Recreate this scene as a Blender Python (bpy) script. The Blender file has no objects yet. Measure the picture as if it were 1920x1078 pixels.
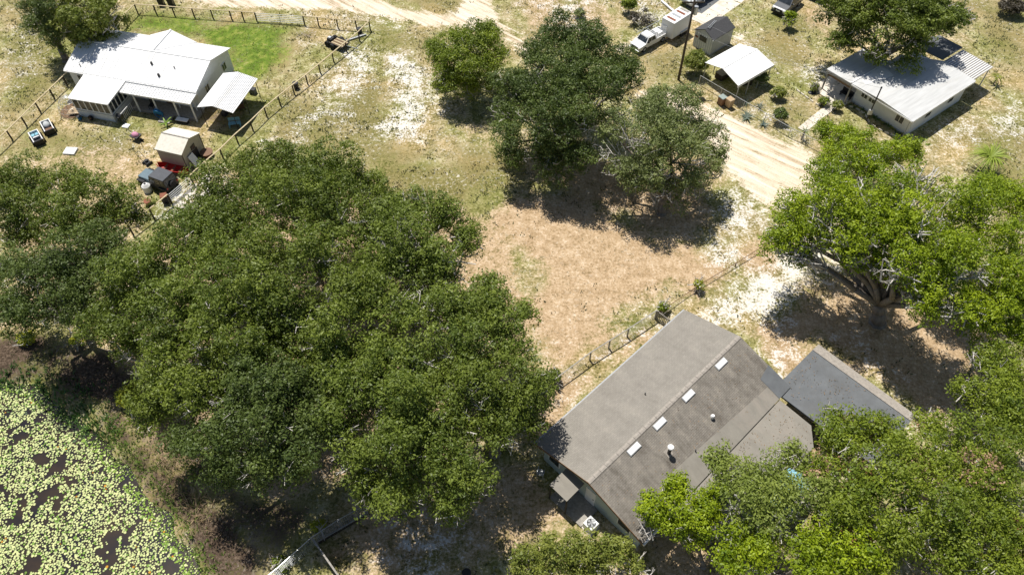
import bpy, math, random
import numpy as np
from mathutils import Vector, Matrix
R = math.radians
random.seed(7)
scene = bpy.context.scene
col = scene.collection
# ------------------------------------------------------------------ camera, sky, sun, exposure
CAM_H, FPX, PITCH = 54.0, 1450.0, R(52)
cam = bpy.data.cameras.new('camera'); cam.sensor_width = 36; cam.lens = FPX / 1920 * 36
cam.clip_start = 1; cam.clip_end = 4000
camo = bpy.data.objects.new('camera', cam); col.objects.link(camo)
camo.location = (0, 0, CAM_H); camo.rotation_euler = (R(90) - PITCH, 0, 0)
scene.camera = camo
w = bpy.data.worlds.new('World'); scene.world = w; w.use_nodes = True
nt = w.node_tree
sky = nt.nodes.new('ShaderNodeTexSky'); sky.sky_type = 'NISHITA'; sky.sun_disc = False
sky.sun_elevation = R(66); sky.sun_rotation = R(-30)
bg = nt.nodes['Background']; bg.inputs['Strength'].default_value = 0.066
nt.links.new(sky.outputs['Color'], bg.inputs['Color'])
sl = bpy.data.lights.new('sun', 'SUN'); sl.energy = 5.0; sl.angle = R(0.53); sl.color = (1.0, 0.955, 0.88)
so = bpy.data.objects.new('sun', sl); col.objects.link(so)
ce, se = math.cos(R(66)), math.sin(R(66))
so.rotation_euler = Vector((.5 * ce, -.866 * ce, -se)).to_track_quat('-Z', 'Y').to_euler()
so.location = (-20, 60, 80)
scene.view_settings.view_transform = 'Standard'; scene.view_settings.look = 'None'
scene.view_settings.exposure = 0.24; scene.view_settings.gamma = 1
scene.view_settings.use_curve_mapping = False
scene.render.engine = 'CYCLES'

# ------------------------------------------------------------------ surveying helpers: the photo's point on a level plane
_c, _s = math.cos(PITCH), math.sin(PITCH)
def G(px, py, z=0.0):
    a = (px - 960) / FPX; b = -(py - 539) / FPX
    d = (a, _c + b * _s, -_s + b * _c)
    t = (CAM_H - z) / -d[2]
    return Vector((d[0] * t, d[1] * t, z))
def depth(P): return P[1] * _c - (P[2] - CAM_H) * _s
def ppm(P): return FPX / depth(P)

# ------------------------------------------------------------------ materials
def newmat(name):
    m = bpy.data.materials.new(name); m.use_nodes = True
    return m, m.node_tree, m.node_tree.nodes['Principled BSDF']
def ramp(nt, fac, stops):
    r = nt.nodes.new('ShaderNodeValToRGB'); e = r.color_ramp.elements
    while len(e) < len(stops): e.new(.5)
    for k, (p, c) in enumerate(stops): e[k].position = p; e[k].color = (*c, 1)
    nt.links.new(fac, r.inputs[0]); return r.outputs[0]
def noise(nt, vec, scale, detail=4, rough=.6, dist=0):
    n = nt.nodes.new('ShaderNodeTexNoise'); n.inputs['Scale'].default_value = scale
    n.inputs['Detail'].default_value = detail; n.inputs['Roughness'].default_value = rough
    n.inputs['Distortion'].default_value = dist
    if vec is not None: nt.links.new(vec, n.inputs['Vector'])
    return n.outputs['Fac']
def coords(nt, scale=(1, 1, 1)):
    t = nt.nodes.new('ShaderNodeTexCoord'); mp = nt.nodes.new('ShaderNodeMapping')
    mp.inputs['Scale'].default_value = scale
    nt.links.new(t.outputs['Object'], mp.inputs['Vector']); return mp.outputs['Vector']
def mathn(nt, op, a, b=None, c=None, clamp=False):
    n = nt.nodes.new('ShaderNodeMath'); n.operation = op; n.use_clamp = clamp
    for k, v in enumerate((a, b, c)):
        if v is None: continue
        if isinstance(v, (int, float)): n.inputs[k].default_value = v
        else: nt.links.new(v, n.inputs[k])
    return n.outputs[0]
def mixc(nt, fac, a, b, blend='MIX'):
    n = nt.nodes.new('ShaderNodeMix'); n.data_type = 'RGBA'; n.blend_type = blend
    if isinstance(fac, (int, float)): n.inputs[0].default_value = fac
    else: nt.links.new(fac, n.inputs[0])
    for k, v in ((6, a), (7, b)):
        if isinstance(v, tuple): n.inputs[k].default_value = (*v, 1)
        else: nt.links.new(v, n.inputs[k])
    return n.outputs[2]
def bump(nt, bs, h, strength=.3, dist=.02):
    b = nt.nodes.new('ShaderNodeBump'); b.inputs['Strength'].default_value = strength
    b.inputs['Distance'].default_value = dist
    nt.links.new(h, b.inputs['Height']); nt.links.new(b.outputs[0], bs.inputs['Normal'])
def simple(name, c, rough=.6, metal=0, var=.18, scale=3, scl=(1, 1, 1), dirt=None, bm=0.0, spec=.3):
    m, nt, bs = newmat(name)
    v = coords(nt, scl)
    n1 = noise(nt, v, scale, 5, .65)
    lo = tuple(x * (1 - var) for x in c); hi = tuple(min(1, x * (1 + var)) for x in c)
    cc = ramp(nt, n1, [(.3, lo), (.7, hi)])
    if dirt:
        n2 = noise(nt, v, scale * .35, 6, .7, .5)
        f = mathn(nt, 'MULTIPLY', mathn(nt, 'SUBTRACT', n2, .5, clamp=True), 3.0, clamp=True)
        cc = mixc(nt, f, cc, dirt)
    nt.links.new(cc, bs.inputs['Base Color'])
    bs.inputs['Roughness'].default_value = rough; bs.inputs['Metallic'].default_value = metal
    bs.inputs['Specular IOR Level'].default_value = spec
    if bm: bump(nt, bs, noise(nt, v, scale * 8, 3), bm)
    return m
def glass(name, c=(.02, .025, .03)):
    m, nt, bs = newmat(name)
    v = coords(nt); cc = ramp(nt, noise(nt, v, 2.0, 2), [(.3, c), (.8, tuple(x * 2.2 + .01 for x in c))])
    nt.links.new(cc, bs.inputs['Base Color']); bs.inputs['Roughness'].default_value = .08
    return m
M = {}
M['white_metal'] = simple('white_metal', (.74, .745, .75), .5, 0, .04, 1.5, (4, .3, 1), (.55, .54, .5))
M['white_siding'] = simple('white_siding', (.7, .72, .73), .6, 0, .05, 2)
M['white_paint'] = simple('white_paint', (.78, .78, .77), .45, 0, .04, 3)
M['trim_grey'] = simple('trim_grey', (.35, .36, .37), .5)
M['dark_metal'] = simple('dark_metal', (.03, .03, .033), .45)
M['black_rubber'] = simple('black_rubber', (.015, .015, .016), .8)
M['black_plastic'] = simple('black_plastic', (.018, .019, .022), .35)
M['glass'] = glass('window_glass')
M['wood_light'] = simple('wood_light', (.46, .38, .24), .8, 0, .25, 3)
M['wood_dark'] = simple('wood_dark', (.06, .048, .035), .85, 0, .3, 5)
M['wood_grey'] = simple('wood_grey', (.3, .28, .25), .85, 0, .3, 5)
M['wood_brown'] = simple('wood_brown', (.19, .12, .07), .85, 0, .3, 5)
M['tan_siding'] = simple('tan_siding', (.42, .39, .32), .7, 0, .08, 2)
M['tan_roof'] = simple('tan_roof', (.66, .63, .55), .7, 0, .08, 4, (1, 1, 1), (.5, .47, .4))
M['red_plastic'] = simple('red_plastic', (.33, .018, .014), .5, 0, .25, 2)
M['concrete'] = simple('concrete', (.66, .6, .51), .9, 0, .14, 1.5, (1, 1, 1), (.4, .34, .25))
M['galv'] = simple('galvanised', (.5, .52, .53), .4, .5)
M['blue_tarp'] = simple('blue_tarp', (.02, .16, .36), .5, 0, .3, 4)
M['pale_blue'] = simple('pale_blue', (.2, .42, .52), .5, 0, .3, 4)
M['grey_paint'] = simple('grey_paint', (.17, .175, .18), .3, .3, .05)
M['blue_grey_paint'] = simple('blue_grey_paint', (.12, .17, .2), .35, .2, .1)
M['soft_top'] = simple('soft_top', (.075, .08, .092), .7, 0, .12)
M['rust'] = simple('rust', (.22, .085, .05), .85, 0, .3, 4)
M['pink'] = simple('pink', (.55, .25, .36), .7, 0, .2, 6)
M['bin_tan'] = simple('bin_tan', (.42, .31, .19), .6, 0, .1)
M['bin_brown'] = simple('bin_brown', (.17, .09, .05), .6, 0, .2)
M['bin_lid'] = simple('bin_lid', (.25, .3, .28), .6, 0, .2)
M['taillight'] = simple('taillight', (.4, .02, .015), .3, 0, .05)
M['headlight'] = simple('headlight', (.7, .7, .68), .15, 0, .05)
M['flatroof'] = simple('flat_roof_membrane', (.235, .218, .188), .85, 0, .12, 1.4, (1, .5, 1), (.31, .27, .23), bm=.1)
M['bluegrey_roof'] = simple('blue_grey_membrane', (.125, .133, .14), .75, 0, .14, 1.1, (1, 1, 1), (.10, .098, .095), bm=.1)
M['strip_roof'] = simple('strip_shingle', (.31, .28, .245), .9, 0, .22, 5)
M['green_siding'] = simple('pale_green_siding', (.42, .48, .46), .7, 0, .06)
M['dark_shingle'] = simple('dark_shingle', (.065, .065, .068), .9, 0, .2, 6)
M['grey_siding'] = simple('grey_siding', (.47, .49, .5), .7, 0, .1, 3)
M['hr_roof'] = simple('pale_rolled_roof', (.52, .525, .52), .6, 0, .12, 1.2, (4, .35, 1), (.46, .45, .42))
M['hr_roof_white'] = simple('white_coated_roof', (.74, .73, .71), .6, 0, .05, 1.2)
M['stone'] = simple('stone', (.5, .46, .4), .9, 0, .3, 5)
M['bark'] = simple('bark', (.23, .2, .17), .9, 0, .35, 4, (1, 1, .4))
M['twig'] = simple('pale_twig', (.5, .47, .43), .9, 0, .3, 4)

def shingle(name, c1, c2, mortar, rowh=.13, amp=.25):
    m, nt, bs = newmat(name)
    v = coords(nt)
    br = nt.nodes.new('ShaderNodeTexBrick'); nt.links.new(v, br.inputs['Vector'])
    br.inputs['Scale'].default_value = 1; br.inputs['Brick Width'].default_value = .33
    br.inputs['Row Height'].default_value = rowh; br.inputs['Mortar Size'].default_value = .02
    br.inputs['Color1'].default_value = (*c1, 1); br.inputs['Color2'].default_value = (*c2, 1)
    br.inputs['Mortar'].default_value = (*mortar, 1); br.inputs['Mortar Smooth'].default_value = .3
    big = mathn(nt, 'ADD', mathn(nt, 'MULTIPLY', noise(nt, coords(nt, (1.1, .2, 1)), 1.2, 6, .7, .3), .55), mathn(nt, 'MULTIPLY', noise(nt, coords(nt), .8, 5, .65), .45))
    tint = ramp(nt, big, [(.36, (1 - amp, 1 - amp * 1.05, 1 - amp * 1.1)), (.5, (1, 1, 1)), (.64, (1 + amp, 1 + amp * .95, 1 + amp * .85))])
    fine = ramp(nt, noise(nt, v, 22, 2), [(.3, (.86, .86, .86)), (.7, (1.12, 1.12, 1.12))])
    cc = mixc(nt, 1.0, mixc(nt, 1.0, br.outputs['Color'], tint, 'MULTIPLY'), fine, 'MULTIPLY')
    nt.links.new(cc, bs.inputs['Base Color']); bs.inputs['Roughness'].default_value = .92
    bs.inputs['Specular IOR Level'].default_value = .15
    bump(nt, bs, br.outputs['Fac'], .25, .01)
    return m
M['shingle_smooth'] = shingle('weathered_shingle', (.262, .243, .214), (.235, .218, .192), (.215, .2, .175), amp=.13)
M['shingle'] = shingle('brown_shingle', (.222, .202, .176), (.195, .178, .153), (.16, .145, .125), amp=.40)

def leafmat(name, trans=.24, rough=.52):
    m, nt, bs = newmat(name)
    a = nt.nodes.new('ShaderNodeAttribute'); a.attribute_name = 'Col'
    nt.links.new(a.outputs['Color'], bs.inputs['Base Color'])
    bs.inputs['Roughness'].default_value = rough; bs.inputs['Specular IOR Level'].default_value = .35
    tr = nt.nodes.new('ShaderNodeBsdfTranslucent')
    t2 = mixc(nt, 1.0, a.outputs['Color'], (1.15, 1.35, .45), 'MULTIPLY')
    nt.links.new(t2, tr.inputs['Color'])
    mx = nt.nodes.new('ShaderNodeMixShader'); mx.inputs[0].default_value = trans
    nt.links.new(bs.outputs[0], mx.inputs[1]); nt.links.new(tr.outputs[0], mx.inputs[2])
    nt.links.new(mx.outputs[0], nt.nodes['Material Output'].inputs['Surface'])
    return m
M['leaf'] = leafmat('leaf')
M['dry'] = leafmat('dry_grass_blades', .15, .8)

# ------------------------------------------------------------------ objects
def tag(o, label=None, cat=None, group=None, kind=None):
    for k, v in (('label', label), ('category', cat), ('group', group), ('kind', kind)):
        if v: o[k] = v
    return o
def empty(name, loc=(0, 0, 0), rz=0.0, label=None, cat=None, group=None):
    o = bpy.data.objects.new(name, None); o.empty_display_size = .3; col.objects.link(o)
    o.location = loc; o.rotation_euler = (0, 0, rz)
    return tag(o, label, cat, group)
class MB:
    def __init__(s): s.v = []; s.f = []
    def add(s, vs, fs):
        n = len(s.v); s.v += [tuple(v) for v in vs]; s.f += [tuple(i + n for i in f) for f in fs]; return s
    def box(s, x0, x1, y0, y1, z0, z1, taper=0.0, tx=None):
        t = taper; u = taper if tx is None else tx
        return s.add([(x0, y0, z0), (x1, y0, z0), (x1, y1, z0), (x0, y1, z0),
                      (x0 + u, y0 + t, z1), (x1 - u, y0 + t, z1), (x1 - u, y1 - t, z1), (x0 + u, y1 - t, z1)],
                     [(0, 3, 2, 1), (4, 5, 6, 7), (0, 1, 5, 4), (1, 2, 6, 5), (2, 3, 7, 6), (3, 0, 4, 7)])
    def slab(s, pts, th=.06):
        n = len(pts); vs = [tuple(p) for p in pts] + [(p[0], p[1], p[2] - th) for p in pts]
        return s.add(vs, [tuple(range(n)), tuple(range(2 * n - 1, n - 1, -1))] +
                     [(i, i + n, (i + 1) % n + n, (i + 1) % n) for i in range(n)])
    def prism(s, prof, y0, y1, inset=None):           # side profile (x,z), extruded over y
        n = len(prof); ins = inset or [0] * n
        vs = [(x, y0 + ins[k], z) for k, (x, z) in enumerate(prof)] + [(x, y1 - ins[k], z) for k, (x, z) in enumerate(prof)]
        return s.add(vs, [tuple(range(n)), tuple(range(2 * n - 1, n - 1, -1))] +
                     [(i, i + n, (i + 1) % n + n, (i + 1) % n) for i in range(n)])
    def tube(s, p, q, r, n=6, r2=None):
        p = Vector(p); q = Vector(q); d = q - p
        if d.length < 1e-5: return s
        d.normalize(); a = d.orthogonal().normalized(); b = d.cross(a); r2 = r if r2 is None else r2
        vs = [p + (a * math.cos(2 * math.pi * k / n) + b * math.sin(2 * math.pi * k / n)) * r for k in range(n)]
        vs += [q + (a * math.cos(2 * math.pi * k / n) + b * math.sin(2 * math.pi * k / n)) * r2 for k in range(n)]
        return s.add(vs, [(k, (k + 1) % n, (k + 1) % n + n, k + n) for k in range(n)] + [tuple(range(n - 1, -1, -1)), tuple(range(n, 2 * n))])
    def path(s, pts, radii, n=5):
        for k in range(len(pts) - 1): s.tube(pts[k], pts[k + 1], radii[k], n, radii[k + 1])
        return s
    def dome(s, c, rx, ry, rz, n=10, m=4, zmin=0):
        vs = []; fs = []
        for j in range(m):
            t = (j / m) * math.pi / 2
            for k in range(n):
                a = 2 * math.pi * k / n
                vs.append((c[0] + rx * math.cos(t) * math.cos(a), c[1] + ry * math.cos(t) * math.sin(a), c[2] + rz * math.sin(t)))
        vs.append((c[0], c[1], c[2] + rz))
        for j in range(m - 1):
            for k in range(n): fs.append((j * n + k, j * n + (k + 1) % n, (j + 1) * n + (k + 1) % n, (j + 1) * n + k))
        for k in range(n): fs.append(((m - 1) * n + k, (m - 1) * n + (k + 1) % n, m * n))
        fs.append(tuple(range(n - 1, -1, -1)))
        return s.add(vs, fs)
    def build(s, name, mat, parent=None, bevel=0, label=None, smooth=False):
        me = bpy.data.meshes.new(name); me.from_pydata(s.v, [], s.f); me.materials.append(mat); me.update()
        if smooth: me.shade_smooth()
        o = bpy.data.objects.new(name, me); col.objects.link(o)
        if parent: o.parent = parent
        if bevel:
            b = o.modifiers.new('bevel', 'BEVEL'); b.width = bevel; b.segments = 2; b.limit_method = 'ANGLE'
        if label: o['label'] = label
        return o
def part(name, mesh_of, parent, loc=(0, 0, 0), rz=0, scale=None):   # a further piece sharing the first one's mesh
    o = bpy.data.objects.new(name, mesh_of.data); col.objects.link(o); o.parent = parent
    o.location = loc; o.rotation_euler = (0, 0, rz)
    if scale: o.scale = scale
    return o
def raw_mesh(name, V, F4, mat, parent=None, colr=None, tri=False):   # numpy verts, faces
    me = bpy.data.meshes.new(name); k = 3 if tri else 4
    me.vertices.add(len(V)); me.vertices.foreach_set('co', np.asarray(V, np.float32).ravel())
    nf = len(F4); me.loops.add(nf * k); me.loops.foreach_set('vertex_index', np.asarray(F4, np.int32).ravel())
    me.polygons.add(nf); me.polygons.foreach_set('loop_start', np.arange(nf, dtype=np.int32) * k)
    me.polygons.foreach_set('loop_total', np.full(nf, k, np.int32))
    me.update(calc_edges=True)
    if colr is not None:
        a = me.color_attributes.new('Col', 'FLOAT_COLOR', 'POINT')
        c4 = np.ones((len(V), 4), np.float32); c4[:, :3] = colr; a.data.foreach_set('color', c4.ravel())
    me.materials.append(mat)
    o = bpy.data.objects.new(name, me); col.objects.link(o)
    if parent: o.parent = parent
    return o

# ------------------------------------------------------------------ numpy noise
def vnoise(x, y, seed=0):
    rs = np.random.RandomState(seed); T = rs.rand(256, 256)
    xi = np.floor(x).astype(int); yi = np.floor(y).astype(int); fx = x - xi; fy = y - yi
    fx = fx * fx * (3 - 2 * fx); fy = fy * fy * (3 - 2 * fy)
    g = lambda i, j: T[i & 255, j & 255]
    return (g(xi, yi) * (1 - fx) + g(xi + 1, yi) * fx) * (1 - fy) + (g(xi, yi + 1) * (1 - fx) + g(xi + 1, yi + 1) * fx) * fy
def fbm(x, y, sc, seed=0, o=4):
    v = 0; a = .5; t = 0
    for k in range(o): v = v + a * vnoise(x * sc * 2 ** k + 7.3 * k, y * sc * 2 ** k - 3.1 * k, seed + k); t += a; a *= .55
    return v / t
def sdist(X, Y, poly):                                # signed distance, positive inside
    d = np.full(X.shape, 1e9); ins = np.zeros(X.shape, bool); n = len(poly)
    for i in range(n):
        ax, ay = poly[i]; bx, by = poly[(i + 1) % n]
        ex, ey = bx - ax, by - ay; L = ex * ex + ey * ey + 1e-9
        t = np.clip(((X - ax) * ex + (Y - ay) * ey) / L, 0, 1)
        d = np.minimum(d, (X - ax - t * ex) ** 2 + (Y - ay - t * ey) ** 2)
        c = (ay > Y) != (by > Y)
        ins ^= c & (X < (bx - ax) * (Y - ay) / (by - ay + 1e-12) + ax)
    d = np.sqrt(d); return np.where(ins, d, -d)
def W2(poly): return [tuple(G(*p)[:2]) for p in poly]
# regions of the ground (each traced on the photo and laid on the ground plane)
REG = {
 'road': [(.9, [(250, -60), (330, 0), (380, 11), (500, 14), (640, 22), (740, 38), (820, 54), (900, 60), (950, 84), (985, 110), (1010, 95), (990, 72), (950, 42), (925, 10), (918, -60), (880, -60), (868, 0), (850, 22), (800, 27), (755, 14), (700, 2), (690, -60)]),
          (.75, [(1150, 110), (1190, 90), (1240, 72), (1300, 40), (1400, -20), (1440, -60), (1330, -60), (1290, 20), (1200, 60), (1150, 80)]),
          (.9, [(1190, 170), (1270, 160), (1310, 190), (1400, 228), (1470, 262), (1545, 300), (1580, 330), (1500, 380), (1440, 400), (1400, 370), (1350, 300), (1290, 220), (1200, 200)]),
          (.75, [(1445, 45), (1390, 60), (1360, 85), (1400, 70), (1440, 60)]),
          (.6, [(1530, 330), (1600, 380), (1620, 480), (1500, 560), (1400, 620), (1290, 590), (1440, 520), (1480, 430)])],
 'sand': [(.8, [(736, 106), (785, 112), (802, 165), (800, 230), (785, 265), (738, 250), (722, 205), (745, 160)]),
          (.62, [(700, 78), (655, 98), (572, 178), (600, 200), (690, 160), (712, 110)]),
          (.6, [(505, 262), (560, 255), (640, 205), (620, 180), (560, 220)]),
          (.55, [(600, 205), (640, 190), (680, 220), (640, 240)]),
          (.75, [(1345, 372), (1380, 360), (1415, 400), (1430, 425), (1375, 450), (1335, 425)]),
          (.85, [(1325, 455), (1370, 470), (1380, 492), (1340, 492)]),
          (.85, [(1285, 592), (1335, 560), (1435, 508), (1475, 545), (1460, 580), (1405, 620), (1380, 626)]),
          (.7, [(1440, 480), (1540, 440), (1560, 480), (1470, 560)]),
          (.8, [(1405, 640), (1430, 640), (1490, 690), (1470, 715)]),
          (.7, [(1570, 645), (1700, 735), (1730, 770), (1660, 700), (1600, 640)]),
          (.75, [(990, 0), (1140, -20), (1135, 20), (1060, 40), (1010, 30)]),
          (.6, [(1020, 20), (1110, 40), (1150, 70), (1100, 90), (1010, 60)]),
          (.6, [(1190, -10), (1230, 0), (1245, 40), (1200, 60), (1170, 20)]),
          (.55, [(1420, 70), (1450, 110), (1465, 140), (1430, 110), (1390, 85)]),
          (.55, [(1890, 180), (1930, 200), (1930, 250), (1870, 260), (1850, 220)]),
          (.5, [(1790, 230), (1850, 210), (1840, 260), (1760, 280)]),
          (.6, [(1510, 130), (1545, 120), (1550, 160), (1510, 160)]),
          (.55, [(1390, 195), (1450, 235), (1520, 270), (1500, 250), (1440, 205)]),
          (.7, [(335, 345), (400, 335), (440, 350), (400, 400), (330, 420), (290, 400)]),
          (.5, [(740, 960), (830, 960), (860, 1060), (800, 1078), (730, 1040)]),
          (.5, [(1060, 690), (1230, 590), (1270, 600), (1060, 740)]),
          (.45, [(240, 300), (200, 280), (230, 250), (280, 280)]),
          (.55, [(530, 60), (570, 62), (560, 78), (530, 78)]),
          (.4, [(760, 20), (560, 20), (580, 40), (760, 60)]),
          (.4, [(0, 470), (90, 490), (80, 530), (0, 520)]),
          (.35, [(60, 30), (90, 120), (20, 200), (0, 130)])],
 'litter': [(1.0, [(895, 400), (985, 352), (1060, 350), (1140, 385), (1330, 480), (1430, 470), (1250, 572), (1150, 630), (1060, 690), (1000, 640), (1000, 500), (930, 470)]),
            (1.0, [(1250, 470), (1440, 460), (1460, 500), (1330, 555), (1250, 580), (1200, 560)]),
            (1.1, [(1395, 610), (1480, 560), (1600, 520), (1700, 560), (1860, 640), (1850, 760), (1740, 790), (1640, 700), (1545, 635), (1470, 690), (1410, 640)]),
            (.9, [(1050, 700), (1240, 590), (1290, 600), (1000, 850), (960, 840)]),
            (.9, [(1150, 280), (1340, 300), (1350, 420), (1290, 460), (1130, 400), (1000, 340), (960, 300)]),
            (.75, [(1000, 870), (1130, 990), (1010, 1020), (900, 1078), (640, 1078), (600, 980), (700, 900)]),
            (1.0, [(1480, 760), (1520, 780), (1560, 840), (1500, 830)]),
            (.8, [(1200, 960), (1400, 960), (1500, 1078), (1230, 1120)]),
            (.8, [(1530, 20), (1580, 20), (1560, 110), (1530, 130)]),
            (.7, [(1000, 0), (960, 40), (1060, 120), (1150, 80), (1150, 0)]),
            (.5, [(800, 180), (900, 190), (980, 260), (930, 300), (830, 250)]),
            (.6, [(0, 260), (300, 280), (300, 420), (0, 700)]),
            (.8, [(330, 300), (1000, 400), (1010, 800), (700, 960), (300, 900), (200, 650)]),
            (.55, [(100, 160), (150, 190), (130, 240), (90, 230)]),
            (.5, [(20, 260), (80, 240), (150, 300), (60, 310)])],
 'lawn': [(1.0, [(235, 40), (262, 24), (330, 30), (480, 42), (560, 50), (535, 80), (530, 120), (490, 150), (440, 150), (425, 100), (300, 70), (235, 60)]),
          (.6, [(240, 215), (270, 230), (340, 245), (260, 240)]),
          (.6, [(60, 230), (130, 160), (140, 175), (40, 270)]),
          (.5, [(470, 200), (560, 130), (590, 130), (420, 300), (400, 310)]),
          (.45, [(100, 260), (160, 245), (180, 255), (120, 275)])],
 'olive': [(.62, [(0, -40), (140, -40), (130, 140), (0, 250)]), (.62, [(480, 210), (560, 170), (640, 200), (800, 300), (960, 260), (1000, 330), (900, 400), (740, 340), (560, 280)]),
           (.6, [(700, 40), (860, 60), (960, 110), (800, 120), (700, 100)]), (.6, [(1200, 100), (1300, 80), (1330, 150), (1250, 170)]), (.6, [(1440, 180), (1550, 190), (1500, 250), (1440, 230)]), (.6, [(1380, 80), (1560, 0), (1540, 60), (1500, 150), (1460, 120)]), (.6, [(1800, 0), (1930, 0), (1930, 160), (1850, 100)]), (.6, [(1760, 250), (1930, 220), (1930, 380), (1850, 330)]),
           (.62, [(60, 250), (250, 240), (270, 290), (120, 320)]),
           (.75, [(640, 180), (700, 150), (730, 210), (720, 280), (640, 260), (560, 230)]),
           (.9, [(700, 300), (820, 310), (900, 350), (880, 400), (780, 370), (720, 340)]),
           (.7, [(0, -40), (60, -40), (60, 60), (30, 130), (0, 120)]),
           (.5, [(0, 150), (60, 180), (20, 240), (0, 240)]),
           (.7, [(765, -30), (860, -30), (845, 24), (800, 24), (760, 8)]),
           (.6, [(700, 60), (800, 70), (790, 110), (730, 95)]),
           (.65, [(1380, 90), (1440, 45), (1470, 60), (1430, 110)]),
           (.6, [(1470, 190), (1540, 200), (1530, 240), (1480, 240)]),
           (.6, [(1210, 110), (1280, 90), (1290, 150), (1230, 160)]),
           (.6, [(1830, 20), (1880, 0), (1890, 60), (1840, 90)]),
           (.5, [(1860, 260), (1930, 260), (1930, 340), (1850, 320)]),
           (.5, [(640, 1040), (660, 1020), (600, 1090), (520, 1110)]),
           (.5, [(470, 260), (560, 250), (600, 280), (500, 290)]),
           (.6, [(800, 260), (950, 250), (960, 330), (850, 330)])],
 'mud': [(1.0, [(-80, 640), (170, 655), (235, 700), (250, 790), (330, 880), (430, 970), (470, 1130), (380, 1130), (320, 980), (230, 860), (140, 770), (-80, 720)]),
         (.7, [(150, 640), (330, 760), (480, 900), (600, 950), (560, 1010), (440, 1010), (300, 880), (220, 720)]),
         (.6, [(540, 50), (600, 50), (620, 90), (560, 90)]),
         (.6, [(370, 175), (500, 180), (470, 245), (270, 235), (250, 200)]),
         (.5, [(45, 250), (85, 245), (90, 275), (60, 285)])],
}
POND = W2([(-220, 690), (-40, 695), (55, 705), (150, 765), (205, 815), (245, 860), (325, 960), (385, 1060), (410, 1200), (-250, 1250)])

def axis(lo, hi, st, far):
    a = list(np.arange(lo, hi + 1e-6, st)); s = st; x = a[-1]
    while x < far: s *= 1.5; x += s; a.append(x)
    s = st; x = a[0]; pre = []
    while x > -far: s *= 1.5; x -= s; pre.append(x)
    return np.array(pre[::-1] + a)
gx = axis(-68, 68, .3, 1500); gy = axis(8, 96, .3, 1500)
GX, GY = np.meshgrid(gx, gy); nx, ny = len(gx), len(gy)
def zone(kind, X, Y):
    m = np.zeros(X.shape); wob = (fbm(X, Y, .3, len(kind) * 11 + ord(kind[0]), 5) - .5)
    for s, poly in REG[kind]:
        d = sdist(X, Y, W2(poly)); m = np.maximum(m, s * np.clip((d + wob * (2.5 if kind == 'road' else 6)) / (1.8 if kind == 'road' else 4.5 if kind == 'lawn' else 4.0) + .5, 0, 1))
    return m
Z = {k: zone(k, GX, GY) for k in REG}
pd = sdist(GX, GY, POND) + (fbm(GX, GY, .6, 5, 3) - .5) * 1.2
GZ = -0.75 * np.clip((pd + .6) / 2.0, 0, 1) + (fbm(GX, GY, .25, 3, 3) - .5) * .12 * (pd < -.5)
GZ *= 1.0
far = np.clip((np.abs(GX) - 70) / 60, 0, 1)
V = np.stack([GX.ravel(), GY.ravel(), GZ.ravel()], 1)
idx = np.arange(nx * ny).reshape(ny, nx)
F = np.stack([idx[:-1, :-1].ravel(), idx[:-1, 1:].ravel(), idx[1:, 1:].ravel(), idx[1:, :-1].ravel()], 1)

gm, gt, gb = newmat('sandy_ground')
ga = gt.nodes.new('ShaderNodeAttribute'); ga.attribute_name = 'ZoneA'
gb2 = gt.nodes.new('ShaderNodeAttribute'); gb2.attribute_name = 'ZoneB'
sa = gt.nodes.new('ShaderNodeSeparateColor'); gt.links.new(ga.outputs['Color'], sa.inputs[0])
sb = gt.nodes.new('ShaderNodeSeparateColor'); gt.links.new(gb2.outputs['Color'], sb.inputs[0])
gv = coords(gt)
nf = noise(gt, gv, 4.5, 6, .72); nm = noise(gt, gv, .9, 6, .7); nb = noise(gt, gv, .16, 5, .6); nff = noise(gt, gv, 14, 3, .7)
nv = gt.nodes.new('ShaderNodeTexVoronoi'); nv.inputs['Scale'].default_value = 2.6; gt.links.new(gv, nv.inputs['Vector'])
vor = nv.outputs['Distance']
mixn = mathn(gt, 'ADD', mathn(gt, 'MULTIPLY', nf, .55), mathn(gt, 'MULTIPLY', nm, .45))
base = ramp(gt, mixn, [(.34, (.09, .085, .03)), (.44, (.20, .178, .07)), (.52, (.36, .305, .165)), (.60, (.62, .545, .41))])
big = ramp(gt, nb, [(.36, (.62, .74, .44)), (.47, (.92, .98, .8)), (.53, (1.02, 1, .98)), (.64, (1.22, 1.1, 1.02))])
base = mixc(gt, 1.0, base, big, 'MULTIPLY')
def layer(cur, maskout, c, nz, gain=5.0, amt=1.5):
    f = mathn(gt, 'ADD', maskout, mathn(gt, 'MULTIPLY', mathn(gt, 'SUBTRACT', nz, .5), amt))
    f = mathn(gt, 'MULTIPLY', mathn(gt, 'SUBTRACT', f, .42), gain, clamp=True)
    f = mathn(gt, 'MULTIPLY', f, mathn(gt, 'MULTIPLY', maskout, 6.0, clamp=True))
    return mixc(gt, f, cur, c)
c_ol = ramp(gt, nf, [(.33, (.10, .10, .028)), (.5, (.185, .165, .055)), (.66, (.36, .30, .15))])
c_li = ramp(gt, mixn, [(.34, (.20, .135, .07)), (.45, (.37, .26, .15)), (.54, (.50, .37, .235)), (.66, (.70, .585, .455))])
c_mu = ramp(gt, nf, [(.33, (.03, .022, .016)), (.5, (.085, .06, .042)), (.68, (.2, .15, .11))])
c_lw = ramp(gt, nm, [(.33, (.07, .125, .014)), (.48, (.12, .19, .024)), (.6, (.22, .26, .05)), (.7, (.34, .31, .14))])
_t = gt.nodes.new('ShaderNodeTexCoord'); _mp = gt.nodes.new('ShaderNodeMapping'); _mp.inputs['Scale'].default_value = (.12, 1.5, 1)
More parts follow.
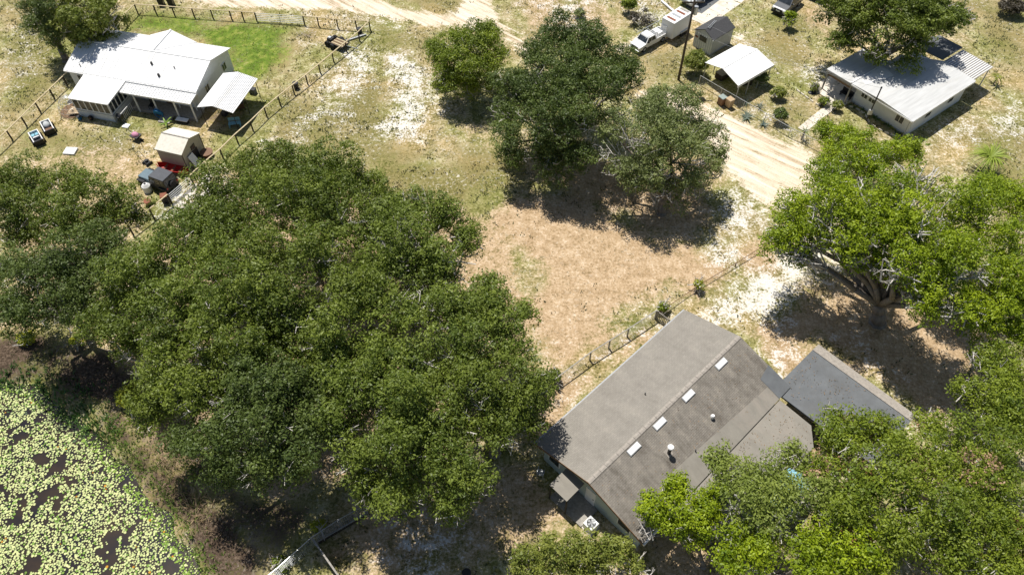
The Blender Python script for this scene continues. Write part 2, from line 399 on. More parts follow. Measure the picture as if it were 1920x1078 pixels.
_m0 = gt.nodes.new('ShaderNodeMapping'); _a0, _b0 = G(1290, 190), G(1545, 310); _m0.inputs['Rotation'].default_value = (0, 0, -math.atan2(_b0.y - _a0.y, _b0.x - _a0.x))
gt.links.new(_t.outputs['Object'], _m0.inputs['Vector']); gt.links.new(_m0.outputs[0], _mp.inputs['Vector']); nr = noise(gt, _mp.outputs['Vector'], 1.2, 6, .65, .4)
c_rd = ramp(gt, nr, [(.34, (.42, .32, .215)), (.46, (.63, .525, .395)), (.64, (.77, .69, .57))])
c_sa = ramp(gt, nf, [(.3, (.42, .385, .33)), (.42, (.66, .63, .575)), (.6, (.70, .67, .62))])
cur = layer(base, sa.outputs[0], c_ol, mixn, 3.0, 3.4)
cur = layer(cur, sb.outputs[0], c_li, mixn, 2.6, 2.6)
cur = layer(cur, sb.outputs[2], c_mu, mixn, 3, 2.0)
cur = layer(cur, sa.outputs[1], c_lw, mixn, 2.5, 4.0)
cur = layer(cur, sb.outputs[1], c_rd, mathn(gt, 'ADD', mathn(gt, 'MULTIPLY', mixn, .6), mathn(gt, 'MULTIPLY', nr, .4)), 3, 3.6)
cur = layer(cur, sa.outputs[2], c_sa, mixn, 2.4, 5.5)
# loose flecks of bare white sand wherever the grass thins
fleck = mathn(gt, 'MULTIPLY', mathn(gt, 'SUBTRACT', noise(gt, gv, 2.9, 5, .7, .4), .545), 9.0, clamp=True)
thin = mathn(gt, 'MULTIPLY', mathn(gt, 'SUBTRACT', noise(gt, gv, .22, 4, .6), .40), 4.0, clamp=True)
keep = mathn(gt, 'SUBTRACT', 1.0, mathn(gt, 'ADD', mathn(gt, 'MULTIPLY', sa.outputs[1], .9), mathn(gt, 'ADD', sb.outputs[2], mathn(gt, 'ADD', mathn(gt, 'MULTIPLY', sb.outputs[0], .55), mathn(gt, 'MULTIPLY', sb.outputs[1], .8)))), clamp=True)
cur = mixc(gt, mathn(gt, 'MULTIPLY', mathn(gt, 'MULTIPLY', fleck, thin), keep), cur, (.66, .62, .55))
# white sand grains and dark weed specks over everything
spk = ramp(gt, noise(gt, gv, 2.6, 5, .75, .6), [(.30, (.42, .42, .34)), (.37, (.93, .93, .92)), (.62, (1, 1, 1)), (.72, (1.3, 1.3, 1.33))])
cur = mixc(gt, .9, cur, spk, 'MULTIPLY')
fin = ramp(gt, nff, [(.3, (.72, .71, .69)), (.5, (1, 1, 1)), (.7, (1.22, 1.22, 1.22))])
cur = mixc(gt, .85, cur, fin, 'MULTIPLY')
gt.links.new(cur, gb.inputs['Base Color']); gb.inputs['Roughness'].default_value = .95
gb.inputs['Specular IOR Level'].default_value = .1
bump(gt, gb, mixn, .8, .12)
ground = raw_mesh('ground', V, F, gm); tag(ground, kind='structure')
for nme, ks in (('ZoneA', ('olive', 'lawn', 'sand')), ('ZoneB', ('litter', 'road', 'mud'))):
    a = ground.data.color_attributes.new(nme, 'FLOAT_COLOR', 'POINT')
    c4 = np.ones((nx * ny, 4), np.float32)
    for j, k in enumerate(ks): c4[:, j] = Z[k].ravel()
    a.data.foreach_set('color', c4.ravel())
ground.data.shade_smooth()
def zat(kind, x, y):
    i = np.clip(np.searchsorted(gx, x), 0, nx - 1); j = np.clip(np.searchsorted(gy, y), 0, ny - 1); return Z[kind][j, i]

# pond
wm, wt, wb = newmat('pond_water')
wc = ramp(wt, noise(wt, coords(wt), .5, 3), [(.35, (.012, .011, .014)), (.7, (.04, .026, .014))])
wt.links.new(wc, wb.inputs['Base Color']); wb.inputs['Roughness'].default_value = .12
bump(wt, wb, noise(wt, coords(wt), 2.5, 3), .08, .02)
pw = MB(); cxp = [p for p in POND]
pw.add([(p[0], p[1], -.42) for p in [(-75, -5), (-12, -5), (-12, 38), (-75, 38)]], [(0, 1, 2, 3)])
tag(pw.build('pond_water', wm), kind='structure')

def hexpads():
    rs = np.random.RandomState(3); n = 75000
    x = rs.uniform(-44, -17, n); y = rs.uniform(9, 34, n)
    d = sdist(x, y, POND); dens = fbm(x, y, .5, 21, 4) * .5 + fbm(x, y, 1.9, 9, 3) * .5
    keep = (d > -.1) & (dens > .385 + .06 * rs.rand(n)); x = x[keep]; y = y[keep]; d = d[keep]
    # thin the pads that would lie on another
    cell = {}; ok = []
    for i in range(len(x)):
        kx, ky = int(x[i] * 5), int(y[i] * 5); c = False
        for a in (-1, 0, 1):
            for b in (-1, 0, 1):
                for j in cell.get((kx + a, ky + b), ()):
                    if (x[i] - x[j]) ** 2 + (y[i] - y[j]) ** 2 < .0145: c = True
        if not c: cell.setdefault((kx, ky), []).append(i); ok.append(i)
    ok = np.array(ok); x = x[ok]; y = y[ok]; d = d[ok]; n = len(x)
    r = rs.uniform(.05, .112, n); r[d < 1] *= .7
    k = 6; th = np.linspace(.25, 2 * np.pi - .05, k)[None, :] + rs.rand(n, 1) * 6.28
    z = -.405 + rs.rand(n) * .012
    Vx = np.concatenate([x[:, None], x[:, None] + r[:, None] * np.cos(th)], 1)
    Vy = np.concatenate([y[:, None], y[:, None] + r[:, None] * np.sin(th)], 1)
    Vz = np.concatenate([z[:, None], z[:, None] + .006 + .03 * rs.rand(n, k) * (rs.rand(n, 1) > .6)], 1)
    V = np.stack([Vx, Vy, Vz], 2).reshape(-1, 3); b = np.arange(n)[:, None] * (k + 1)
    F = np.concatenate([np.stack([b[:, 0], b[:, 0] + j, b[:, 0] + j + 1], 1) for j in range(1, k)], 0)
    t = rs.rand(n, 1); c = (1 - t) * np.array([[.48, .57, .24]]) + t * np.array([[.70, .72, .34]])
    g = (rs.rand(n) < .12); c[g] = (.2, .33, .06); o = rs.rand(n) < .006; c[o] = (.55, .28, .03)
    edge = (d < 1.6) & (rs.rand(n) < .6); c[edge] = (.24, .36, .06)
    return V, F, np.repeat(c * rs.uniform(.8, 1.1, (n, 1)), k + 1, 0)
pv, pf, pc = hexpads()
o = raw_mesh('lily_pads', pv, pf, M['dry'], None, pc, tri=True)
tag(o, 'pale round lily pads covering the dark pond', 'lily pads', kind='stuff')

# ------------------------------------------------------------------ foliage
def leaf_mesh(C, rad, npc, size, rs, colA, colB, flat=.62, up=.4, colclump=None, tone=None):
    """leaf quads scattered round clump centres C (n,3)"""
    n = len(C); k = np.maximum(3, (npc * rad ** 2).astype(int)); I = np.repeat(np.arange(n), k); m = len(I)
    d = rs.normal(size=(m, 3)); d /= np.linalg.norm(d, axis=1)[:, None]
    rr = rs.rand(m) ** .36; d[:, 2] = np.where((d[:, 2] < 0) & (rs.rand(m) < .6), -d[:, 2], d[:, 2])
    P = C[I] + d * (rad[I] * rr)[:, None] * np.array([1, 1, flat])
    nn = d * 1.25 + np.array([0, 0, up]) + rs.normal(size=(m, 3)) * .4
    nn /= np.linalg.norm(nn, axis=1)[:, None]
    t = np.cross(nn, rs.normal(size=(m, 3))); t /= np.linalg.norm(t, axis=1)[:, None]; b = np.cross(nn, t)
    s = size * rs.uniform(.6, 1.4, m)[:, None]
    V = np.stack([P + t * s, P + b * s * .5, P - t * s, P - b * s * .5], 1).reshape(-1, 3)
    F = np.arange(m * 4).reshape(m, 4)
    u = np.clip(tone[I][:, None] * 1.1 + rs.rand(m, 1) * .3, 0, 1.15)
    c = np.array(colA) * (1 - u) + np.array(colB) * u
    if colclump is not None:
        mk = colclump[0][I]; c[mk] = np.array(colclump[1]) * rs.uniform(.7, 1.25, (mk.sum(), 1))
    return V, F, np.repeat(c, 4, 0)
NLEAF = 0
GREENS = {
 'oak': ((.048, .080, .010), (.19, .235, .032)),
 'deep': ((.036, .064, .014), (.14, .185, .04)),
 'olive': ((.10, .145, .022), (.27, .32, .065)),
 'grey': ((.095, .13, .038), (.25, .285, .10)),
 'bright': ((.066, .125, .004), (.31, .385, .012)),
 'mid': ((.058, .100, .008), (.245, .30, .026)),
 'bank': ((.052, .088, .012), (.205, .255, .038)),
 'thicket': ((.035, .03, .022), (.12, .10, .07)),
 'yellow': ((.10, .14, .02), (.25, .27, .05)),
 'lime': ((.20, .24, .02), (.42, .42, .03)),
}
def tree(name, label, lobes, kind='oak', seed=1, trunk=None, leaf=.098, dens=88, clump=.46, spacing=1, dead=0.0, bough=1.3, relief=.85, tuft=3.1,
         deadc=(.42, .27, .17), cat='tree', group=None, trunk_r=.38, twigs=9, cover=1.0, fork=None, twr=1.0, reach=1.04, hull=.72, gap=.3, inner=.8):
    rs = np.random.RandomState(seed); L = []
    for lb in lobes:
        px, py, rpx, z = lb[:4]; P = G(px, py, z); r = rpx / ppm(P); L.append((np.array(P), r, r * (lb[4] if len(lb) > 4 else hull)))
    cen = np.mean([p for p, _, _ in L], 0)
    base = np.array(G(*trunk)) if trunk else np.array([cen[0], cen[1], 0])
    root = empty(name, base, 0, label, cat, group)
    C = []; rad = []; BG = []; nbg = 0
    for li, (P, r, h) in enumerate(L):
        h = min(h, P[2] * .8); b0 = bough * min(1.0, max(.45, r / 2.2))
        area = 2 * math.pi * r * (r * .5 + h * .7); n = int(cover * area / (b0 * 1.35) ** 2) + 3
        d = rs.normal(size=(n * 2, 3)); d /= np.linalg.norm(d, axis=1)[:, None]
        d = d[d[:, 2] > -.3][:n]
        sc = rs.uniform(.72, 1.02, len(d))
        br = b0 * rs.uniform(.5, 1.25, len(d))
        q = P + d * sc[:, None] * np.array([max(.2, r - b0 * .75), max(.2, r - b0 * .75), h])
        q[:, 2] += rs.normal(size=len(q)) * relief * min(1, r / 2)
        inside = np.zeros(len(q), bool)
        for P2, r2, h2 in L:
            if P2 is P: continue
            h2 = min(h2, P2[2] * .8)
            e = (q - P2) / np.array([r2, r2, h2]); inside |= (e ** 2).sum(1) < .4
        hole = fbm(q[:, 0] - q[:, 2] * .3, q[:, 1] + q[:, 2] * .6, .5, seed + 17, 2)
        k_ = (~inside | (rs.rand(len(q)) < .15)) & (hole > gap); q = q[k_]; br = br[k_]
        for j in range(len(q)):          # a bough: little clumps over its upper shell
            nc = int(tuft * (br[j] / clump) ** 2) + 3
            dd = rs.normal(size=(nc, 3)); dd /= np.linalg.norm(dd, axis=1)[:, None]
            dd[:, 2] = np.where(dd[:, 2] < -.25, -dd[:, 2], dd[:, 2])
            st = np.array([1, 1, .62]) * br[j] * rs.uniform(.75, 1.08, (nc, 1))
            C.append(q[j] + dd * st); rad.append(rs.uniform(.7, 1.25, nc) * clump); BG += [nbg] * nc; nbg += 1
        ni = max(3, int(inner * area * .5))
        d = rs.normal(size=(ni, 3)); d /= np.linalg.norm(d, axis=1)[:, None]
        C.append(P + d * rs.uniform(.25, .72, (ni, 1)) * np.array([r, r, h])); rad.append(rs.uniform(1.1, 1.6, ni) * clump); BG += [nbg] * ni; nbg += 1
    C = np.concatenate(C); rad = np.concatenate(rad); C[:, 2] = np.maximum(C[:, 2], .3); BG = np.array(BG)
    tone = (rs.rand(nbg) * .55 + .0)[BG] + rs.rand(len(C)) * .25
    cc = None
    if dead:
        ids = rs.choice(nbg, max(1, int(nbg * dead)), replace=False); cc = (np.isin(BG, ids), deadc)
    A, B = GREENS[kind]
    Vv, Fv, Cv = leaf_mesh(C, rad, dens, leaf, rs, A, B, colclump=cc, tone=tone)
    global NLEAF
    NLEAF += len(Fv)
    crown = raw_mesh('crown', Vv - base, Fv, M['leaf'], root, Cv)
    # trunk and limbs
    mb = MB(); tw = MB(); zf = fork or max(.3, min(2.2, cen[2] * .3)); fk = Vector((cen[0] - base[0], cen[1] - base[1], 0)) * .18 + Vector((0, 0, zf))
    tr = trunk_r
    mb.path([Vector((0, 0, -.2)), Vector((0, 0, .25)), fk * .6, fk], [tr * 1.5, tr * 1.1, tr * .9, tr * .8], 8)
    for P, r, h in L:
        p = Vector(P - base); a = fk + (p - fk) * .35 + Vector((rs.normal() * .5, rs.normal() * .5, .5)); b = fk + (p - fk) * .7 + Vector((rs.normal() * .5, rs.normal() * .5, .2))
        q = p + Vector((0, 0, -h * .25)); lr = tr * .5
        mb.path([fk, a, b, q], [lr, lr * .75, lr * .55, lr * .35], 6)
        for k in range(twigs):
            d = rs.normal(size=3); d[2] = abs(d[2]) * .9; d /= np.linalg.norm(d)
            e = p + Vector((d[0] * r, d[1] * r, d[2] * h)) * rs.uniform(.85, reach)
            s = b if k % 2 else q; m1 = s + (e - s) * .5 + Vector(rs.normal(size=3) * .35)
            tw.path([s, m1, e], [lr * .28, .045 * twr, .022 * twr], 4)
            for j in range(2):
                f2 = m1 + (e - m1) * rs.uniform(.2, .7); tw.tube(f2, f2 + (e - m1).length * .5 * Vector(rs.normal(size=3)).normalized() + Vector((0, 0, .2)), .03 * twr, 3, .012 * twr)
    mb.build('trunk', M['bark'], root, smooth=True)
    if twigs: tw.build('branches', M['twig'], root)['kind'] = 'stuff'
    return root, C, rad, base

# left-hand oaks
OAKG = 'live oaks on the lake bank'
tree('oak_tree', 'dark oak at the left edge just below the two small carts', [(20, 345, 42, 7), (75, 350, 50, 7), (140, 360, 48, 7), (205, 390, 48, 6.5), (250, 405, 36, 6), (30, 400, 55, 7.5), (120, 420, 62, 7.5), (40, 440, 45, 6.5), (190, 430, 40, 6.5)], 'oak', 11, cover=.9, twigs=10, group=OAKG, inner=2.4, gap=.24)
tree('oak_tree', 'dark oak at the left edge above the shaded shore and bare twigs', [(10, 500, 45, 7), (60, 590, 60, 7), (130, 500, 62, 8.5), (150, 570, 62, 7.5), (20, 570, 50, 7), (200, 480, 55, 8), (70, 520, 45, 8)], 'deep', 12, group=OAKG, cover=.82, inner=2.4, gap=.24)
tree('oak_tree', 'tallest top of the oak mass, reaching up towards the tan shed gate', [(470, 330, 50, 8), (530, 320, 55, 8.5), (600, 330, 58, 8.5), (655, 345, 50, 8), (700, 385, 52, 8), (420, 370, 55, 8), (560, 400, 80, 10), (650, 430, 70, 9.5), (460, 420, 65, 9), (415, 440, 55, 7.5), (730, 405, 50, 7.5), (690, 345, 40, 7), (610, 380, 60, 9), (510, 370, 60, 9)], 'oak', 13, group=OAKG, cover=.82, inner=2.4, gap=.24)
tree('oak_tree', 'oak with pale bare twigs on its crown, facing the dry tan field', [(770, 390, 45, 7.5), (830, 420, 48, 7.5), (868, 455, 38, 7), (760, 460, 62, 9), (835, 505, 55, 8.5), (720, 500, 60, 9), (715, 445, 55, 8), (790, 500, 55, 7.5), (800, 540, 50, 8), (740, 385, 34, 7)], 'bank', 14, twigs=20, twr=1.5, reach=1.12, group=OAKG, inner=2.0, gap=.24)
tree('oak_tree', 'broad oak in the very middle of the oak mass', [(500, 490, 68, 10.5), (590, 490, 66, 11), (560, 570, 72, 11), (660, 560, 66, 10.5), (480, 570, 60, 10.5), (620, 640, 62, 10.5), (520, 620, 60, 9), (575, 665, 60, 8.5), (700, 550, 55, 9)], 'oak', 15, group=OAKG, cover=.82, inner=2.4, gap=.24)
tree('oak_tree', 'oak on the left of the mass beside the sandy gap below the gate', [(370, 420, 50, 8), (330, 480, 58, 9), (270, 520, 58, 8.5), (400, 500, 58, 9.5), (340, 570, 70, 9.5), (420, 590, 55, 10), (230, 560, 50, 7.5), (400, 455, 50, 7.5), (285, 590, 55, 7), (450, 520, 55, 9)], 'bank', 16, group=OAKG, cover=.82, inner=2.4, gap=.24)
tree('oak_tree', 'low spreading oak over the yellow weeds near the shore', [(200, 620, 45, 6.5), (250, 640, 50, 7), (330, 650, 62, 8.5), (400, 670, 60, 9), (300, 720, 62, 8), (380, 745, 62, 8.5), (290, 780, 48, 6.5), (460, 670, 55, 10), (360, 630, 55, 8), (500, 650, 50, 8.5), (430, 720, 50, 8)], 'oak', 17, group=OAKG, cover=.82, inner=2.4, gap=.24)
tree('oak_tree', 'oak standing over the brown reeds at the bottom left of the mass', [(460, 750, 62, 9), (520, 800, 62, 9), (420, 830, 60, 8), (360, 830, 48, 7), (490, 870, 55, 7.5), (560, 870, 52, 7.5), (530, 730, 55, 10), (600, 800, 50, 8.5), (570, 750, 55, 8.5), (470, 700, 50, 8), (420, 880, 45, 6)], 'deep', 18, group=OAKG, cover=.82, inner=2.4, gap=.24)
tree('oak_tree', 'oak on the right flank of the mass, its lobes jutting over the tan litter', [(760, 590, 58, 9.5), (840, 590, 55, 9), (915, 550, 44, 7.5), (935, 610, 55, 8), (975, 590, 30, 7), (960, 665, 50, 7.5), (870, 660, 60, 9), (780, 670, 55, 9.5), (700, 660, 60, 9), (640, 690, 60, 8.5), (880, 610, 50, 8)], 'bank', 19, group=OAKG, cover=.82, inner=2.4, gap=.24)
tree('oak_tree', 'oak whose crown touches the near corner of the brown shingled roof', [(1000, 720, 42, 7), (950, 745, 55, 8), (880, 740, 58, 9), (990, 785, 35, 6.5), (930, 810, 55, 7.5), (850, 810, 55, 8.5), (810, 725, 55, 8.5), (900, 700, 50, 8.5), (1000, 750, 40, 7)], 'oak', 20, group=OAKG, cover=.82, inner=2.4, gap=.24)
tree('oak_tree', 'feathery light green oak hanging over the wood-topped wire fence', [(690, 740, 66, 9.5), (640, 790, 50, 9), (760, 760, 60, 9.5), (740, 830, 66, 9), (670, 860, 50, 8), (820, 870, 60, 8), (760, 920, 58, 7), (880, 900, 52, 7), (690, 920, 44, 6.5), (840, 950, 40, 6), (640, 730, 50, 8.5), (800, 790, 55, 8.5), (720, 690, 50, 9)], 'bank', 21, group=OAKG, cover=.82, inner=2.4, gap=.24)
# middle trees
tree('round_tree', 'compact deep green round tree beside the dirt road bend', [(878, 85, 50, 5.2), (838, 108, 42, 4.4), (915, 105, 44, 4.6), (870, 128, 56, 4.2), (915, 68, 30, 5), (845, 152, 38, 3), (905, 150, 42, 3), (818, 98, 24, 3.5), (875, 160, 40, 2.4)], 'mid', 31, trunk_r=.25, clump=.42, bough=1.0, relief=.25, inner=1.6)
tree('oak_tree', 'tallest dark oak in the middle, behind the pale grey-green one', [(1050, 85, 48, 8), (1010, 120, 48, 8), (1100, 100, 55, 8), (1155, 130, 44, 7.5), (965, 160, 45, 7), (1040, 170, 66, 8.5), (1120, 170, 58, 8.5), (955, 215, 40, 5.5), (1010, 235, 52, 7), (1075, 240, 52, 7.5), (955, 270, 34, 4.5), (1060, 290, 40, 5), (1010, 290, 34, 4.5), (1170, 165, 34, 7), (1075, 140, 50, 8), (985, 190, 44, 6.5), (1100, 215, 50, 7), (965, 300, 30, 3.4), (1040, 312, 38, 3.8), (1095, 300, 44, 4.8)], 'deep', 32, cover=1.0, gap=.28, inner=1.2)
tree('oak_tree', 'pale grey-green open oak next to the sandy road with its dappled shadow', [(1150, 230, 44, 6.5), (1215, 205, 48, 7), (1275, 215, 48, 7), (1325, 250, 42, 6.5), (1340, 290, 28, 5), (1200, 260, 60, 7.5), (1280, 280, 58, 7), (1140, 290, 40, 6), (1220, 320, 50, 5.5), (1300, 325, 40, 5), (1245, 362, 34, 3.8), (1160, 320, 38, 5), (1200, 350, 34, 4), (1290, 350, 34, 4), (1330, 315, 30, 4.5), (1230, 240, 50, 7)], 'grey', 33, cover=.9, trunk=(1240, 400), twigs=14, gap=.38, inner=.35)
# right-hand trees
tree('oak_tree', 'huge bright green oak with grey dead limbs and a bare forked trunk', [(1500, 400, 50, 8), (1462, 460, 36, 7), (1485, 440, 40, 7.5), (1550, 345, 46, 8.5), (1610, 320, 48, 8.5), (1560, 410, 55, 9.5), (1640, 385, 60, 10), (1715, 345, 52, 9), (1600, 450, 50, 9.5), (1715, 430, 62, 10.5), (1700, 510, 50, 9.5), (1790, 490, 66, 10), (1800, 400, 60, 9.5), (1740, 570, 44, 8), (1800, 580, 48, 8), (1600, 480, 30, 8), (1750, 520, 55, 9), (1560, 450, 34, 8.5), (1670, 440, 50, 10), (1650, 495, 34, 8), (1725, 545, 44, 7.5), (1500, 480, 30, 6.5)], 'bright', 41, trunk=(1645, 605), twigs=24, trunk_r=.6, cover=.85, fork=2.2, gap=.3, inner=.8, twr=1.7, reach=1.14)
tree('oak_tree', 'green oak filling the right edge under the feathery palm', [(1850, 370, 48, 8), (1905, 400, 50, 8), (1880, 470, 62, 9), (1870, 550, 58, 8.5), (1915, 560, 45, 8), (1850, 610, 44, 7), (1905, 630, 40, 6.5)], 'bright', 42, twigs=14)
tree('small_tree', 'bushy bright green tree between the sandy road and the white front wall', [(1550, 250, 24, 3.0), (1578, 268, 32, 3.4), (1615, 292, 36, 3.6), (1665, 296, 34, 3.6), (1705, 286, 26, 3.2), (1560, 295, 30, 3.0)], 'bright', 43, trunk_r=.2, clump=.38, bough=.8, dens=105)
tree('oak_tree', 'light green oak at the right edge beyond the dark carport roof', [(1850, 680, 40, 6.5), (1895, 710, 48, 7), (1860, 745, 45, 6.5), (1815, 735, 26, 6), (1900, 790, 50, 7), (1860, 800, 40, 6)], 'mid', 44, twigs=12)
FRONT = 'oaks in front of the shingled house'
tree('oak_tree', 'oak with brown dead sprigs overlapping the blue-grey carport roof', [(1570, 790, 34, 6.5), (1610, 810, 40, 7), (1560, 835, 36, 7), (1600, 865, 50, 8), (1660, 815, 38, 7.5), (1670, 870, 52, 8.5), (1530, 890, 36, 7)], 'mid', 45, dead=.09, group=FRONT)
tree('oak_tree', 'leafy oak past the far end of the carport, with an orange dead tip', [(1740, 795, 36, 7), (1780, 830, 50, 8), (1850, 860, 52, 8), (1730, 870, 50, 8.5), (1800, 900, 55, 8.5), (1870, 920, 50, 8)], 'mid', 46, dead=.05, group=FRONT)
tree('oak_tree', 'oak in the middle of the bottom right crowns with one rusty orange sprig', [(1620, 930, 54, 8.5), (1690, 940, 58, 9), (1760, 960, 58, 9), (1650, 1000, 55, 8.5), (1720, 1020, 55, 8.5), (1580, 980, 48, 8)], 'mid', 47, dead=.04, deadc=(.42, .16, .07), group=FRONT)
tree('oak_tree', 'oak in the bottom right corner with a red-brown dead patch', [(1830, 990, 55, 8), (1890, 1010, 50, 7.5), (1790, 1050, 55, 8), (1860, 1070, 50, 7.5), (1905, 1060, 44, 7)], 'mid', 48, dead=.06, deadc=(.36, .16, .09), group=FRONT)
tree('oak_tree', 'pale olive thin-crowned oak right against the flat tan roof', [(1350, 865, 30, 6), (1370, 900, 44, 6.5), (1430, 900, 46, 7), (1480, 860, 36, 7), (1400, 950, 52, 7), (1480, 930, 50, 7.5), (1540, 940, 44, 7), (1450, 990, 50, 7)], 'olive', 49, cover=.9, twigs=16, group=FRONT)
tree('small_tree', 'vivid green slender tree over the near corner of the shingled roof', [(1265, 920, 30, 5.5), (1225, 955, 34, 5.2), (1285, 960, 42, 5.8), (1210, 970, 24, 5), (1330, 950, 34, 5.5), (1300, 995, 34, 5), (1255, 985, 30, 4.8)], 'bright', 50, trunk=(1318, 1062), clump=.38, bough=.8, dens=105, twigs=8, trunk_r=.16)
tree('oak_tree', 'yellow-green oak along the bottom edge right of the bare earth bank', [(1420, 1040, 46, 6.5), (1540, 1010, 48, 7), (1520, 1060, 50, 6.5), (1600, 1060, 52, 7), (1380, 1010, 40, 6), (1360, 1060, 36, 5.5)], 'bright', 51, group=FRONT)
tree('small_tree', 'low light green tree at the bottom edge below the air conditioner', [(985, 1060, 34, 3.2), (1035, 1045, 40, 3.6), (1090, 1035, 42, 3.8), (1150, 1045, 42, 3.6), (1200, 1062, 30, 3), (1110, 1080, 45, 3.2)], 'yellow', 52, clump=.38, bough=.8, dens=105, trunk_r=.14)
tree('oak_tree', 'dark green oak shading the back of the pale-roofed house', [(1560, 15, 34, 6.5), (1610, 20, 48, 7.5), (1675, 15, 52, 8), (1740, 15, 48, 7.5), (1790, 10, 32, 6.5), (1610, 55, 38, 6), (1665, 65, 44, 6.5), (1725, 60, 40, 6.5), (1770, 45, 32, 6), (1585, 80, 36, 4.6), (1640, 95, 36, 5.2), (1700, 88, 40, 5.4), (1800, 30, 28, 5.5)], 'oak', 61, leaf=.13, cover=.95, gap=.34, inner=.5)
tree('oak_tree', 'dark tree at the top left corner behind the yellower one', [(60, 5, 32, 6), (95, 30, 38, 6), (75, 55, 26, 4.5), (110, 70, 28, 4)], 'deep', 62)
tree('small_tree', 'yellow-green tree behind the left end of the white metal roof', [(125, 15, 34, 6), (165, 10, 38, 6), (205, 25, 32, 5.5), (145, 45, 40, 5.5), (195, 55, 34, 4.5), (155, 70, 30, 4)], 'yellow', 63, leaf=.14)

def bush(px, py, rpx, h, label, kind='mid', seed=0, name='bush', cat='bush', group=None, sparse=1.0, leaf=.1, grp=None):
    P = G(px, py, h * .5)
    return tree(name, label, [(px, py, rpx, h * .55, .9), (px + rpx * .4, py + rpx * .2, rpx * .65, h * .5, .9), (px - rpx * .45, py + rpx * .1, rpx * .6, h * .5, .9)], kind, seed, clump=.3, bough=.5, relief=.1, dens=130, inner=3,
                leaf=leaf, twigs=4, trunk_r=.06, cat=cat, group=group, cover=sparse)
bush(1305, 118, 22, 2.6, 'yellow-green bush right beside the wooden utility pole', 'yellow', 71)
bush(1427, 148, 13, 1.8, 'dark green bush against the open side of the white carport', 'deep', 72)
bush(1460, 176, 12, 1.2, 'low yellow-green shrub on the lawn beyond the white carport', 'yellow', 73)
bush(1480, 38, 15, 2.2, 'bright green leafy bush in front of the parked dark SUV', 'bright', 74)
bush(1463, 216, 12, 1.8, 'dark rounded bush growing on the chain-link fence', 'deep', 75)
bush(1205, 34, 26, 1.6, 'dark thorny tangled shrub left of the white box trailer', 'thicket', 76, sparse=.6)
bush(1180, 8, 14, 2.2, 'small upright green shrub at the top edge left of the trailer', 'mid', 77)
bush(1087, 26, 8, .9, 'small round weed bush on the white sand at the top', 'grey', 78)
bush(1898, 14, 24, 1.8, 'bare dark thicket at the top right corner', 'thicket', 79, sparse=.5)
bush(1570, 198, 8, 1.2, 'yellow shrub at the corner of the concrete walk and patio', 'yellow', 80)
bush(243, 742, 22, 1.5, 'bright yellow-green weed patch at the shore under the oaks', 'lime', 81)
bush(145, 640, 11, 1.0, 'small lime green sapling in the shade above the shore', 'lime', 82)
bush(48, 635, 16, .8, 'yellow weeds in a sunny spot at the left edge', 'lime', 83, sparse=.6)
bush(597, 985, 9, .8, 'little lime weed against the corner of the wire fence', 'lime', 84, sparse=.7)
bush(525, 1055, 12, .7, 'green weeds outside the wire fence at the bottom edge', 'mid', 85, sparse=.6)
bush(1309, 533, 6, 1.4, 'tiny yellow-green sapling standing in the rusty fence line', 'lime', 86)
bush(1242, 577, 6, 1.0, 'small green shrub beside the weathered wooden gate', 'mid', 87)
bush(1040, 705, 10, 1.4, 'small bush where the fence disappears under the oak', 'oak', 88)
bush(1530, 165, 7, .8, 'small plant at the edge of the rock bed near the patio', 'yellow', 89)
bush(1545, 190, 8, .9, 'low green plant inside the white-edged bed corner', 'mid', 90)

# palms and agaves
def blades(name, px, py, label, n, L, wd, h0, lift, colr, cat, seed, group=None, droop=.5, trunk=False):
    rs = np.random.RandomState(seed); base = G(px, py); root = empty(name, base, 0, label, cat, group); root.location.z = 0
    V = []; F = []; C = []
    for k in range(n):
        a = 6.283 * k / n * 2.39 + rs.rand(); ln = L * rs.uniform(.7, 1.1); u = lift * rs.uniform(.3, 1.15); segs = 4
        d = np.array([math.cos(a), math.sin(a)]); s = np.array([-d[1], d[0]]); st = len(V)
        for j in range(segs + 1):
            t = j / segs; r = ln * t; z = h0 + ln * (u * t - droop * t * t); ww = wd * (1 - t * .9) * (1 if t else .6)
            for sg in (-1, 1): V.append((*(d * r + s * ww * sg), z + (0 if j else 0)))
            C += [np.array(colr) * rs.uniform(.7, 1.2)] * 2
        for j in range(segs): q = st + 2 * j; F.append((q, q + 1, q + 3, q + 2))
    raw_mesh('fronds' if trunk else 'leaves', np.array(V), np.array(F), M['leaf'], root, np.array(C))
    if trunk: MB().tube((0, 0, -.1), (0, 0, h0 + .05), .12, 8, .09).build('trunk', M['bark'], root)
    return root
blades('palm_tree', 1840, 322, 'feathery yellow-green palm standing in the right-hand oaks', 150, 2.3, .07, 1.9, 1.0, (.27, .34, .05), 'palm', 1, droop=.9, trunk=True)
blades('palm_tree', 1862, 158, 'small yellow palm at the corner of the ribbed metal porch roof', 26, 1.2, .09, 1.0, .6, (.26, .27, .05), 'palm', 2, droop=.8, trunk=True)
blades('palm_tree', 1503, 262, 'thin young palm by the walkway gate', 16, .8, .06, 1.1, .8, (.12, .17, .06), 'palm', 3, trunk=True)
blades('agave_plant', 1399, 222, 'largest grey-green spiky agave on the fence line', 30, 1.05, .075, .05, .8, (.17, .21, .17), 'agave', 4, droop=.25)
blades('agave_plant', 1431, 236, 'small blue-grey agave between the big agave and the bush', 22, .75, .06, .05, .9, (.13, .18, .16), 'agave', 5, droop=.2)
blades('agave_plant', 1424, 200, 'grey agave behind the fence on the sandy bed', 22, .8, .06, .05, .7, (.2, .22, .17), 'agave', 6, droop=.2)
blades('agave_plant', 1398, 196, 'dull green spiky plant at the end of the carport rail', 18, .7, .05, .05, .9, (.14, .19, .13), 'agave', 7, droop=.2)
